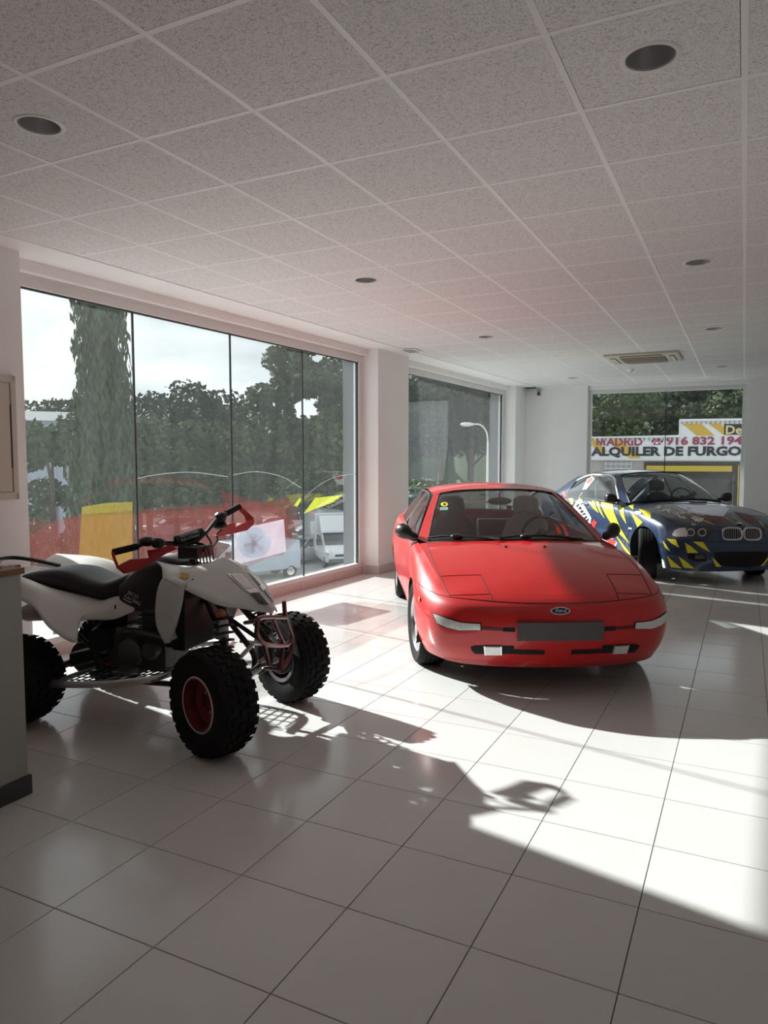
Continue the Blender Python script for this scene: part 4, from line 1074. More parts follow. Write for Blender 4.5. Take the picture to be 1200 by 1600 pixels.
# engine
en = MB().box(-.92, -.52, -.12, .12, .28, .48).box(-.70, -.50, -.09, .09, .46, .62)
for k in range(6): en.box(-.715, -.485, -.105, .105, .50 + .024 * k, .508 + .024 * k)
en.build('engine_block', M_ENG, quad, smooth=False, bevel=.012)
MB().lathe([(0, -.185), (.062, -.185), (.078, -.172), (.083, -.12)], 32, (-.727, 0, .392), 'y').build('clutch_cover', M_ENG, quad)
MB().lathe([(0, -.17), (.045, -.17), (.055, -.155), (.06, -.11)], 24, (-.60, 0, .41), 'y').build('water_pump_cover', M_ENG, quad)
MB().lathe([(0, -.16), (.07, -.16), (.085, -.13), (.085, -.08)], 24, (-.96, 0, .44), 'y').build('sprocket_cover', STEEL, quad)
MB().tube(crs([(-.80, -.145, .50), (-.70, -.15, .515), (-.58, -.14, .50), (-.48, -.12, .47)], 5), .022, 8).build('engine_pipe', M_ENG, quad)
MB().box(-1.05, -.80, -.12, .12, .52, .68).box(-.55, -.42, -.12, .12, .42, .70).build('airbox', BLACK, quad, smooth=False, bevel=.03)
MB().box(-.42, -.33, -.20, .20, .44, .74).build('radiator', BLACK, quad, smooth=False, bevel=.01)
MB().tube(crs([(-.5, .1, .5), (-.45, .16, .46), (-.6, .17, .52), (-.9, .17, .58), (-1.2, .15, .56)], 6), .022, 10).build('exhaust_pipe', STEEL, quad)
MB().loft([[(x, .13 + r * math.cos(2 * PI * k / 20), z + r * .8 * math.sin(2 * PI * k / 20)) for k in range(20)] for x, z, r in ((-1.18, .56, .03), (-1.26, .55, .07), (-1.75, .50, .075), (-1.82, .49, .05))]).build('silencer', mat('dull_silencer', (.30, .28, .26), .5, .6, noise=.2), quad)
MB().loft([[(x, y * w_, z + h_ * (1 if k < 2 else -1)) for k, y in enumerate((-1, 1, 1, -1))] for x, z, w_, h_ in ((-.95, .36, .11, .04), (-1.26, .27, .07, .045))]).build('swing_arm', STEEL, quad, bevel=.01)
MB().tube([(-1.26, -.42, .255), (-1.26, .42, .255)], .022, 10).lathe([(.02, .055), (.10, .055), (.10, .062), (.02, .062)], 32, (-1.26, 0, .255), 'y').build('rear_axle', STEEL, quad)
MB().tube([(-1.0, .0, .40), (-.92, 0, .66)], .02, 8).build('rear_shock', STEEL, quad)
MB().tube([(-.99 + .07 * k / 60 + .045 * math.cos(k * .6), .045 * math.sin(k * .6), .43 + .2 * k / 60) for k in range(61)], .008, 5).build('rear_spring', mat('yellow_spring', (.35, .25, .02), .4), quad)
# nerf bars with nets
for s in (-1, 1):
    P = crs([(-1.06, s * .40, .25), (-1.02, s * .44, .255), (-.68, s * .455, .295), (-.55, s * .45, .318), (-.42, s * .42, .335), (-.36, s * .34, .345), (-.34, s * .13, .34)], 6)
    MB().tube(P, .019, 10).tube([(-1.06, s * .40, .25), (-1.0, s * .13, .27)], .016, 8).tube([(-.70, s * .455, .295), (-.72, s * .13, .27)], .016, 8).build('nerf_bar', ALU, quad)
    nb = MB()
    for k in range(7): t = k / 6; nb.beam((-1.0 + .28 * t, s * .44, .262 + .028 * t), (-1.0 + .28 * t, s * .14, .268), .012, .003)
    for k in range(6): t = k / 5; nb.beam((-1.02, s * (.15 + .28 * t), .266), (-.71, s * (.15 + .28 * t), .285), .012, .003)
    for k in range(7): t = k / 6; nb.beam((-.68 + .30 * t, s * .44, .30 + .035 * t), (-.68 + .30 * t, s * .14, .28 + .05 * t), .012, .003)
    for k in range(5): t = k / 4; nb.beam((-.70, s * (.15 + .26 * t), .288), (-.38, s * (.15 + .26 * t), .335), .012, .003)
    tag(nb.build('heel_net', BLACK, quad, smooth=False), kind='stuff')
    MB().box(-.74, -.64, s * .26 - .06, s * .26 + .06, .30, .325).build('foot_peg', M_ENG, quad, smooth=False, bevel=.006)
# front bumper, traced on its own upright plane
def bump(p): return qp(*Zb(p), 0, .20)
bp_ = MB()
for P in ([(895, 75), (905, 180), (945, 300), (935, 410), (880, 505)], [(905, 180), (745, 182), (728, 230), (728, 290), (780, 348), (908, 352), (948, 300)], [(825, 185), (860, 270), (888, 350), (870, 505)], [(770, 348), (800, 470)]):
    bp_.tube(crs([bump(p) for p in P], 4), .013, 8)
bp_.tube([bump((880, 505)), (.06, .0, .33)], .012, 8).tube([bump((800, 470)), (.05, -.08, .36)], .012, 8).tube([bump((740, 200)), (-.02, -.08, .60)], .012, 8)
bp_.build('bumper', M_RP, quad)
# handlebar
BAR = [qp(*Za(p), 1, y) for p, y in (((75, 398), -.385), ((235, 358), -.24), ((330, 325), -.16), ((470, 345), -.06), ((610, 330), .03), ((690, 270), .09), ((765, 180), .17), ((830, 140), .25), ((915, 93), .385))]
MB().tube(crs(BAR, 5), .0125, 8).build('handlebar', STEEL, quad)
for a, b, y in (((75, 398), (232, 360), (-.385, -.245)), ((832, 138), (915, 93), (.255, .385))):
    MB().tube([qp(*Za(a), 1, y[0]), qp(*Za(b), 1, y[1])], .019, 10).build('grip', RUBBER, quad)
for c, sz in (((300, 325), (.05, .04, .03)), ((370, 335), (.04, .045, .032)), ((790, 165), (.04, .035, .035)), ((785, 215), (.05, .03, .03))):
    p = qp(*Za(c), 1, -.2 if c[0] < 500 else .2); MB().ball(p, sz, 10, 6).build('switch_housing', BLACK, quad, ang=20)
A, B = Vector(qp(*Za((478, 322)), 1, -.055)), Vector(qp(*Za((672, 262)), 1, .10))
pad = MB().tube([A, A + (B - A) * .03, B - (B - A) * .03, B], [.022, .03, .03, .022], 12).build('bar_pad', BLACK, quad)
x = (B - A).normalized(); vd = (Vector(CO) - Vector((QP[0], QP[1], 0))); vd = Vector((vd.dot(Vector(_fw)), vd.dot(Vector(_lf)), vd.z)) - (A + B) / 2
vd = (vd - x * vd.dot(x)).normalized(); y = vd.cross(x)
for rot_, dz in ((.42, 1), (-.42, 1)):
    n_ = (vd * math.cos(rot_) + y * math.sin(rot_)).normalized(); y_ = n_.cross(x)
    text_mesh('lettering', 'RENTHAL', .027, M_PRINT, pad, axes((A + B) / 2 + n_ * .0305, x, y_, n_), .0006, space=1.05)
MB().box(-.46, -.33, -.07, .10, .94, 1.01).tube([(-.42, 0, .96), (-.33, .0, .72), (-.2, 0, .45)], .018, 8).build('steering_stem', BLACK, quad, smooth=False, bevel=.01)
for k in range(6):
    a = qp(*Za((600 + 22 * k, 395)), 1, .0); MB().tube(crs([BAR[2 + k % 4], ((a[0] + BAR[3][0]) / 2, a[1] - .04 + .02 * k, a[2] + .04), a, (a[0] + .02, a[1], a[2] - .16)], 5), .005, 5).build('control_cable', BLACK, quad)
MB().tube(crs([qp(*Za(p), 1, .15) for p in ((740, 210), (700, 280), (725, 330), (745, 450))], 5), .006, 6).build('brake_hose', BLACK, quad)
MB().tube(crs([qp(*Za(p), 1, .15) for p in ((765, 290), (770, 320), (735, 370))], 5), .005, 6).build('brake_hose', BLACK, quad)
# hand guards
def guard(pts, ys, dx):
    P = [qp(*Za(p), 1, y) for p, y in zip(pts, ys)]; n = len(P)
    v = P + [(x + dx, y, z) for x, y, z in P]
    f = [tuple(range(n)), tuple(range(2 * n - 1, n - 1, -1))] + [(i, n + i, n + (i + 1) % n, (i + 1) % n) for i in range(n)]
    return MB().add(v, f)
g = guard([(95, 490), (150, 540), (235, 515), (330, 460), (420, 405), (490, 375), (455, 350), (330, 380), (300, 385), (310, 435), (180, 445), (130, 470)], [-.40, -.36, -.29, -.23, -.15, -.08, -.09, -.2, -.22, -.23, -.33, -.37], .012)
g.tube([qp(*Za(p), 1, y) for p, y in (((68, 398), -.40), ((80, 440), -.405), ((105, 500), -.395), ((150, 535), -.36))], .009, 6).build('hand_guard', M_QR, quad, ang=30)
g = guard([(920, 92), (1003, 168), (1006, 205), (960, 250), (870, 272), (770, 292), (760, 275), (830, 215), (870, 195), (880, 230), (960, 190), (950, 155), (905, 105)], [.40, .425, .425, .40, .30, .21, .2, .23, .26, .27, .38, .40, .39], .012)
g.build('hand_guard', M_QR, quad, ang=30)
# grab bar and lamp at the tail
MB().tube(crs([(-1.53, -.17, .815), (-1.72, -.15, .845), (-1.86, -.12, .86), (-1.88, 0, .862), (-1.86, .12, .86), (-1.72, .15, .845), (-1.53, .17, .815)], 5), .013, 8).build('grab_bar', BLACK, quad)
MB().box(-1.80, -1.75, -.07, .07, .78, .83).build('tail_lamp', M_TAIL, quad, smooth=False, bevel=.008)

# ================================================================== FITTINGS OF THE ROOM
M_CUP = mat('downlight_reflector', (.52, .52, .53), .36, .55)
def downlight(x, y, label):
    r = empty('downlight', (x, y, CEIL)); tag(r, label, 'ceiling light', 'recessed downlights')
    MB().lathe([(.084, .0), (.086, -.006), (.098, -.008), (.106, -.004), (.106, .0)], 40).build('trim_ring', mat('white_trim', (.80, .80, .79), .3), r)
    MB().lathe([(.085, -.004), (.082, .02), (.070, .09), (.045, .14)], 40).build('reflector', M_CUP, r)
    MB().lathe([(.0, .13), (.04, .13), (.047, .142)], 24).lathe([(0, .07), (.012, .07), (.016, .08), (.016, .13)], 12).build('lamp', mat('unlit_lamp', (.25, .25, .25), .4), r)
for (x, y), l in zip(lights, ('round recessed downlight over the quad bike, nearest the window', 'largest round downlight, at the top of the view', 'downlight above the end of the wide shop window', 'downlight above the red car, on the row away from the windows', 'small downlight in front of the second window', 'downlight beside the air conditioning cassette', 'small far downlight near the alarm sensor', 'far downlight nearest the end window')):
    downlight(x, y, l)
# air conditioning cassette
M_BEI = mat('beige_plastic', (.60, .55, .44), .45)
ac = empty('air_conditioner', (AC[0], AC[1], CEIL - .004)); tag(ac, 'square beige air conditioning cassette set in the ceiling', 'air conditioner')
MB().loft([[(x * a, y * a, z) for x, y in ((-1, -1), (1, -1), (1, 1), (-1, 1))] for a, z in ((.475, -.003), (.475, -.018), (.455, -.03), (.30, -.034), (.29, -.024))], caps=False).build('panel', M_BEI, ac, smooth=False)
for k in range(4):
    M = Matrix.Rotation(PI / 2 * k, 4, 'Z'); MB().box(-.27, .27, .345, .415, -.037, -.030).xf(M).build('air_slot', DARK, ac, smooth=False)
    MB().box(-.265, .265, .352, .408, -.041, -.037).xf(M).build('flap', M_BEI, ac, smooth=False).rotation_euler = (0, 0, 0)
MB().box(-.29, .29, -.29, .29, -.024, -.02).build('grille_backing', DARK, ac, smooth=False)
for k in range(13): MB().box(-.285, .285, -.28 + .045 * k, -.262 + .045 * k, -.034, -.026).build('grille_slat', mat('brown_grille', (.33, .28, .21), .5), ac, smooth=False)
# smoke detector, sensor, air outlet
p = hit(985, 577, 2, CEIL)
o = empty('smoke_detector', (p[0], p[1], CEIL)); tag(o, 'small white smoke detector beyond the air conditioner', 'smoke detector')
MB().lathe([(0, -.05), (.03, -.05), (.04, -.03), (.055, -.02), (.058, -.003)], 24).build('housing', M_TB, o)
MB().lathe([(0, -.056), (.012, -.056), (.014, -.049)], 12).build('sensor_tip', STEEL, o)
p = hit(842, 614, 1, 14.5)
o = empty('alarm_sensor', (p[0], 14.52, p[2])); tag(o, 'small grey motion sensor high on the end wall', 'sensor')
MB().box(-.035, .035, -.045, 0, -.06, .06).build('housing', mat('grey_plastic', (.45, .45, .45), .5), o, smooth=False, bevel=.012)
MB().box(-.022, .022, -.05, -.04, -.045, .01).build('lens', STEEL, o, smooth=False, bevel=.004)
p = hit(643, 548, 2, CEIL - .009)
o = empty('air_outlet', (p[0], p[1], CEIL - .009)); tag(o, 'small square air outlet in the ceiling border by the pillar', 'vent')
MB().box(-.10, .10, -.16, .16, -.008, 0).build('plate', M_TB, o, smooth=False, bevel=.003)
for k in range(5): MB().box(-.075, .075, -.13 + .055 * k, -.11 + .055 * k, -.0105, -.008).build('slot', STEEL, o, smooth=False)
# electrical cabinet on the near pillar
M_CAB = mat('cream_enamel', (.62, .58, .50), .4, noise=.03)
o = empty('electrical_cabinet'); tag(o, 'cream electrical cabinet with a flush door on the near pillar', 'cabinet')
def wpart(n, u0, u1, v0, v1, z0, z1, m, b=.003): return wbox(u0, u1, v0, v1, z0, z1, n, m, o, b)
U0, U1 = -5.66, -5.07
wpart('frame', U0, U1, 0, .012, 1.237, 2.075, M_CAB); 
for a in ((U0, U0 + .05, 1.237, 2.075), (U1 - .04, U1, 1.237, 2.075), (U0, U1, 1.237, 1.287), (U0, U1, 2.03, 2.075)): wpart('frame_edge', a[0], a[1], .01, .022, a[2], a[3], M_CAB)
wpart('door', U0 + .055, U1 - .045, .008, .018, 1.292, 2.025, M_CAB)
wpart('hinge_line', U1 - .046, U1 - .04, .01, .021, 1.45, 1.88, STEEL, 0)
# reception desk at the edge of the view
M_DESK = mat('grey_laminate', (.42, .42, .39), .55, noise=.03)
M_WOOD = mat('brown_wood', (.26, .12, .055), .4, noise=.25, nscale=9)
o = empty('reception_desk', (-2.86, 2.15, 0)); tag(o, 'grey reception desk with a brown wooden top and dark plinth', 'desk')
MB().box(-1.15, 0, -1.6, 0, .085, 1.005).build('body', M_DESK, o, smooth=False, bevel=.003)
MB().box(-1.16, .012, -1.61, .012, 1.005, 1.032).build('top', M_WOOD, o, smooth=False, bevel=.003)
MB().box(-1.15, .014, -1.6, .010, 0, .088).build('plinth', mat('dark_plinth', (.06, .06, .058), .5), o, smooth=False, bevel=.002)
o = empty('document_folder', (-3.02, 1.95, 1.032), .3); tag(o, 'black document folder lying on the reception desk', 'folder')
MB().box(-.14, .14, -.12, .12, 0, .004).box(-.14, .14, -.12, .12, .024, .028).box(-.14, -.135, -.12, .12, 0, .028).build('cover', BLACK, o, smooth=False, bevel=.002)
MB().box(-.132, .13, -.112, .112, .0045, .0235).build('paper_block', mat('paper', (.6, .59, .56), .8), o, smooth=False)

# ================================================================== OUTSIDE
GZ = -4.55
M_ASPH = mat('asphalt', (.36, .36, .365), .85, noise=.15, nscale=.6, bump=.2, bscale=30)
g = MB().box(-160, 120, -60, 190, GZ - .3, GZ).build('ground', M_ASPH, None, smooth=False); tag(g, 'grey asphalt of the car park below the windows', kind='structure')
pod = MB().box(-5.3, 3.1, -2.0, 15.2, GZ, -.151).build('wall_podium', mat('concrete', (.4, .39, .37), .8, noise=.1), None, smooth=False); tag(pod, 'plinth of the showroom building', kind='structure')
lg = MB().box(-10.2, 6.9, -1.5, -.52, -.4, -.2, W).build('bounce_ledge', mat('pale_bounce_concrete', (.72, .71, .68), .8, noise=.08), None, smooth=False); tag(lg, 'unseen pale ledge added below the shop windows to bounce sunlight inside', kind='structure')  # added out of view, throws sunlight up through the windows onto the ceiling
TZ = -1.6
tr = MB().prism([(-9.5, 21), (-26, 56), (-40, 95), (60, 95), (60, 21)], lambda x, y, z: (x, y, z), GZ, TZ).build('ground_terrace', mat('terrace_paving', (.33, .33, .32), .85, noise=.12, nscale=.5), None, smooth=False)
tag(tr, 'raised street behind the far windows', kind='structure')
def spot(px, dist, z=GZ):
    """a point on the ground seen in the column px, at that distance"""
    d = pray(px, 718); d = d[:2] / np.linalg.norm(d[:2]); return (float(d[0] * dist), float(d[1] * dist), z)
def ztop(py, dist, px=600):
    d = pray(px, py); return CAM_H + d[2] / np.linalg.norm(d[:2]) * dist
# wooded slope
rows = []
for i in range(60):
    az = math.radians(-75 + 95 * i / 59); r_ = []
    for d_, h_ in ((70, GZ), (80, 1.0), (92, 5.0), (110, 7.5), (140, 6.0)):
        k = 1 + .25 * math.sin(i * .9) + .15 * math.sin(i * 2.3 + d_); up = 1 if az < math.radians(-28) else 1.6
        r_.append((d_ * math.sin(az), d_ * math.cos(az), GZ + (h_ - GZ) * (k * .8 * up)))
    rows.append(r_)
hl = MB().grid(rows).build('hill', mat('wooded_slope', (.030, .050, .022), .95, noise=.5, nscale=.35, bump=1, bscale=.8)); tag(hl, 'dark green wooded slope behind the car park', kind='structure')

def leaves(clumps, n, size, seed, stretch=1., flat=.5):
    r = np.random.default_rng(seed); C_ = np.array([c[:3] for c in clumps]); R_ = np.array([c[3:6] for c in clumps])
    wgt = (R_.prod(1)) ** .6; k = r.choice(len(clumps), n, p=wgt / wgt.sum())
    d = r.normal(size=(n, 3)); d /= np.linalg.norm(d, axis=1)[:, None]
    P = C_[k] + R_[k] * d * (.55 + .5 * r.random((n, 1)) ** .5)
    nrm = d * flat + r.normal(size=(n, 3)) * (1 - flat); nrm /= np.linalg.norm(nrm, axis=1)[:, None]
    a = np.cross(nrm, r.normal(size=(n, 3))); a /= np.linalg.norm(a, axis=1)[:, None]; b = np.cross(nrm, a)
    if stretch > 1: a = a * .35 + np.array([0, 0, 1.]); a /= np.linalg.norm(a, axis=1)[:, None]; b = np.cross(nrm, a); b /= (np.linalg.norm(b, axis=1)[:, None] + 1e-6)
    s = size * (.6 + .8 * r.random((n, 1))); a = a * s * stretch; b = b * s * .6
    V = np.stack([P - a, P + b, P + a, P - b], 1).reshape(-1, 3)
    F = np.arange(n * 4).reshape(n, 4)
    mb = MB(); mb.v = V.tolist(); mb.f = F.tolist(); return mb
def leaf_mat(name, col, v=.35):
    m = mat(name, col, .7, noise=v, nscale=1.2, vary=.12)
    b = m.node_tree.nodes['Principled BSDF']; b.inputs['Specular IOR Level'].default_value = .2
    return m
LM = [leaf_mat('pine_needles', (.045, .072, .030)), leaf_mat('dark_evergreen', (.028, .048, .024)), leaf_mat('light_leaves', (.075, .108, .042)), leaf_mat('cypress_sprays', (.040, .068, .032), .45)]
M_BARK = mat('bark', (.10, .075, .055), .9, noise=.3, nscale=6)
def tree_proto(name, kind, h, rad, n, size, seed, m):
    r = random.Random(seed); root = empty(name); cl = []
    if kind == 'round':
        for k in range(16):
            a = r.uniform(0, 2 * PI); q = r.uniform(0, .75) * rad; z = h * r.uniform(.38, .9); cl.append((q * math.cos(a), q * math.sin(a), z, rad * r.uniform(.28, .48), rad * r.uniform(.28, .48), rad * r.uniform(.22, .38)))
    elif kind == 'loose':
        for k in range(20):
            a = r.uniform(0, 2 * PI); z = h * r.uniform(.3, .97); q = rad * r.uniform(.2, .9) * (1.15 - z / h * .55); cl.append((q * math.cos(a), q * math.sin(a), z, rad * .3, rad * .3, rad * r.uniform(.14, .24)))
    elif kind == 'bush':
        for k in range(12):
            a = r.uniform(0, 2 * PI); q = r.uniform(0, .7) * rad; cl.append((q * math.cos(a), q * math.sin(a), h * r.uniform(.3, .75), rad * .45, rad * .45, h * .3))
    leaves(cl, n, size, seed).build('crown', m, root, smooth=False, fix=False)
    tk = MB().tube([(0, 0, 0), (.05, .02, h * .3), (-.04, .05, h * .6), (0, 0, h * .85)], [h * .025, h * .02, h * .013, h * .004], 8)
    for c in cl[:7]: tk.tube([(0, 0, max(.15, c[2] / h - .2) * h), (c[0] * .5, c[1] * .5, c[2] - .08 * h), c[:3]], [h * .01, h * .007, h * .003], 5)
    tk.build('trunk', M_BARK, root)
    return root
ORD = ('first', 'second', 'third', 'fourth', 'fifth', 'sixth', 'seventh', 'eighth', 'ninth', 'tenth', 'eleventh')
def plant(proto, px, dist, top_y, z, label, group=None, used=set(), wide=1., cat='tree'):
    o = proto if id(proto) not in used else copy_tree(proto); used.add(id(proto))
    p = spot(px, dist, z); h = ztop(top_y, dist, px) - z; k = h / proto['h']
    o.location = p; o.scale = (k * wide, k * wide, k); o.rotation_euler = (0, 0, (px * 1.7) % 6.28); tag(o, label, cat, group); return o
prs = {}
for nm, kind, h, rad, n, size, seed, m in (('round_pine', 'round', 10, 3.4, 5200, .20, 1, LM[0]), ('dark_evergreen', 'round', 10, 3.9, 5200, .20, 2, LM[1]), ('loose_pine', 'loose', 10, 3.2, 5600, .17, 3, LM[0]), ('leafy_tree', 'round', 8, 3.0, 5200, .17, 4, LM[2]), ('shrub', 'bush', 2.0, 1.5, 2200, .10, 5, LM[2])):
    prs[nm] = tree_proto(nm, kind, h, rad, n, size, seed, m); prs[nm]['h'] = h
G1 = 'trees behind the car park'
for px, d_, ty, nm in sorted((
    (215, 56, 618, 'dark_evergreen'), (262, 62, 622, 'round_pine'), (300, 58, 614, 'dark_evergreen'), (345, 54, 604, 'dark_evergreen'), (388, 56, 596, 'round_pine'), (560, 58, 570, 'round_pine'), (600, 60, 560, 'dark_evergreen'), (62, 66, 624, 'dark_evergreen'), (100, 70, 622, 'dark_evergreen'), (20, 66, 622, 'dark_evergreen'), (150, 68, 622, 'round_pine'))):
    n1 = globals().get('n1', -1) + 1; plant(prs[nm], px, d_, ty, GZ, ORD[n1] + ' dark tree from the left in the row behind the car park', G1)
plant(prs['loose_pine'], 445, 50, 566, GZ, 'tall loose pine left of the joint between the last two panes', wide=1.0)
plant(prs['loose_pine'], 505, 48, 545, GZ, 'tallest pine, seen in the last pane by the white pillar', wide=1.15)
plant(prs['loose_pine'], 82, 26, 652, GZ, 'pine with feathery branches left of the tall cypress', wide=.95)
G2 = 'lower trees at the edge of the car park'
for px, d_, ty in ((232, 40, 640), (275, 43, 655), (318, 42, 648), (362, 41, 655), (405, 43, 645), (450, 41, 650), (495, 40, 640), (540, 39, 632)):
    n2 = globals().get('n2', -1) + 1; plant(prs['leafy_tree'], px, d_ + 8, ty, GZ, ORD[n2] + ' lower light green tree to the right of the cypress', G2, wide=1.1)
G3 = 'trees beyond the second window'
for px, d_, ty, nm in ((640, 60, 560, 'dark_evergreen'), (690, 66, 556, 'round_pine'), (735, 62, 566, 'dark_evergreen'), (780, 64, 560, 'dark_evergreen'), (835, 64, 560, 'round_pine')):
    n3 = globals().get('n3', -1) + 1; plant(prs[nm], px, d_, ty, TZ, ORD[n3] + ' dark tree from the left filling the second window', G3, wide=1.2)
G4 = 'trees above the yellow and white sign'
for px, d_, ty, nm in ((885, 62, 575, 'dark_evergreen'), (1040, 68, 585, 'dark_evergreen'), (1085, 66, 590, 'dark_evergreen'), (1130, 60, 600, 'round_pine'), (1180, 62, 590, 'round_pine'), (1230, 62, 580, 'round_pine')):
    n4 = globals().get('n4', -1) + 1; plant(prs[nm], px, d_, ty, TZ, ORD[n4] + ' dark tree from the left above the yellow and white sign', G4, wide=1.2)
plant(prs['leafy_tree'], 965, 56, 596, TZ, 'sunlit leafy tree above the word MADRID on the sign', wide=1.25)
for px, d_, ty, l in ((685, 34, 748, 'low green shrub beside the street lamp'), (655, 37, 752, 'low shrub at the left edge of the second window'), (720, 40, 752, 'low shrub in front of the fence beyond the second window')):
    plant(prs['shrub'], px, d_, ty, TZ, l, wide=1.3, cat='shrub')
# tall cypress
cy = empty('cypress', spot(160, 17)); tag(cy, 'tall narrow cypress rising past the top of the wide window', 'tree')
cl = []
rs = random.Random(9)
for k in range(60):
    z = .8 + 11.5 * k / 59; q = .90 * (1 - (z / 15.5) ** 2.2); a = rs.uniform(0, 6.28); o_r = q * .34
    cl.append((o_r * math.cos(a), o_r * math.sin(a), z, q * .62, q * .62, .75))
leaves(cl, 26000, .055, 11, stretch=2.0, flat=.6).build('crown', LM[3], cy, smooth=False, fix=False)
MB().tube([(0, 0, 0), (0, 0, 11)], [.22, .03], 10).build('trunk', M_BARK, cy)

# pale warehouse on the left
M_WH = mat('pale_blue_cladding', (.42, .46, .52), .6, noise=.05)
c = spot(118, 46); o = empty('warehouse', c, math.radians(55)); tag(o, 'pale blue-grey warehouse with a white roof edge left of the cypress', 'building')
zt = ztop(655, 44, 75) - GZ
MB().box(-18, 0, 0, 12, 0, zt).build('wall', M_WH, o, smooth=False)
for k in range(36): MB().box(-18 + .5 * k, -17.93 + .5 * k, -.05, 0, 0, zt).build('cladding_rib', M_WH, o, smooth=False)
MB().box(-18.3, .3, -.4, 12.3, zt, zt + .5).build('roof_edge', mat('white_metal', (.8, .8, .8), .4), o, smooth=False)
MB().box(-5, -1, -.08, .02, 0, 3.4).build('gate', mat('mauve_gate', (.25, .17, .20), .6), o, smooth=False)
for k in range(5): 
    q = MB().box(-16 + 3 * k, -14.4 + 3 * k, -.08, .02, 1.2, 2.4).build('window', mat('dark_pane', (.05, .06, .07), .1), o, smooth=False)
    MB().box(-15.22 + 3 * k, -15.16 + 3 * k, -.1, .0, 1.2, 2.4).build('glazing_bar', FRAME, q, smooth=False)

# vehicles in the car park
M_DG = mat('tinted_glass', (.035, .045, .05), .08, coat=.5)
def road_wheels(root, xs, y, r):
    for x in xs:
        for s in (-1, 1):
            t = MB().lathe([(r * .6, s * (y - .2)), (r, s * (y - .19)), (r, s * y), (r * .62, s * (y + .01))], 24, (x, 0, r), 'y').build('wheel', RUBBER, root)
            MB().lathe([(0, s * (y - .01)), (r * .5, s * (y - .01)), (r * .64, s * (y + .005))], 24, (x, 0, r), 'y').build('hub_cap', M_RIM, t)
def street_car(name, px, d_, yaw, m, label, z=GZ, group=None):
    o = empty(name, spot(px, d_, z), yaw); tag(o, label, 'car', group)
    def st(P):
        return [[(x, y * s2, zz) for y, zz, s2 in ((hw * .92, z0, -1), (hw, z0 + (z1 - z0) * .45, -1), (hw * .93, z1, -1), (hw * .93, z1, 1), (hw, z0 + (z1 - z0) * .45, 1), (hw * .92, z0, 1))] for x, z0, z1, hw in P]
    MB().loft(st([(-2.0, .35, .80, .72), (-1.9, .25, .95, .80), (-1.2, .2, .98, .85), (.3, .2, .95, .86), (1.2, .2, .88, .84), (1.8, .22, .74, .78), (2.05, .3, .6, .62)])).build('body', m, o, ang=50, bevel=.03)
    MB().loft([[(x, y * hw, z0) for y in (-1, 1)] + [(x2, y * hw * .8, z1) for y in (1, -1)] for x, x2, z0, z1, hw in ((-1.95, -1.6, .93, 1.38, .74), (-1.0, -1.0, .95, 1.46, .78), (-.2, -.25, .95, 1.46, .78), (.95, .2, .90, 1.38, .74))]).build('cabin_glass', M_DG, o, ang=30)
    MB().loft([[(x, y, z1) for y in (-hw, hw)] + [(x, y, z1 + .05) for y in (hw * .9, -hw * .9)] for x, z1, hw in ((-1.6, 1.38, .6), (-1.0, 1.455, .63), (-.25, 1.455, .63), (.22, 1.38, .6))]).build('roof', m, o, ang=50)
    for s in (-1, 1):
        for a, b in (((.95, s * .74, .92), (.2, s * .6, 1.4)), ((-.45, s * .78, .95), (-.5, s * .63, 1.46)), ((-1.9, s * .74, .95), (-1.58, s * .6, 1.4))): MB().beam(a, b, .07, .05).build('roof_post', m, o, smooth=False)
        MB().ball((1.83, s * .58, .68), (.16, .16, .08)).build('headlamp', M_LENS, o)
        MB().ball((.55, s * .92, .98), (.08, .1, .07)).build('wing_mirror', m, o)
    MB().box(1.98, 2.08, -.45, .45, .36, .56).build('grille', DARK, o, smooth=False)
    road_wheels(o, (1.3, -1.25), .80, .31); return o
def toward(px, d_, turn=0.):
    p = spot(px, d_); return math.atan2(-p[1], -p[0]) + turn
M_SILVER = mat('silver_paint', (.52, .54, .55), .3, .5, coat=.6); M_WP = mat('white_paint', (.78, .79, .80), .35, coat=.5); M_RP2 = mat('street_red', (.40, .03, .03), .35, coat=.6); M_GP = mat('grey_paint', (.16, .17, .18), .35, .3, coat=.6)
street_car('hatchback', 473, 43, toward(473, 43, -.75), M_SILVER, 'silver hatchback parked beside the white box van')
for px, d_, m, t, l in ((262, 60, M_WP, -1.2, 'white car seen through the yellow film on the window'), (312, 58, M_WP, -1.1, 'white car parked beyond the handlebar of the quad'), (418, 58, M_RP2, -1.3, 'red car in the back row of the car park'), (500, 57, M_GP, -1.2, 'dark grey car behind the silver hatchback'), (455, 62, M_WP, -1.2, 'white car at the back of the car park above the silver hatchback')):
    street_car('parked_car', px, d_, toward(px, d_, t), m, l)
street_car('parked_car', 648, 36, toward(648, 36, -.9), M_GP, 'dark parked car glimpsed past the roof of the red coupe', TZ)
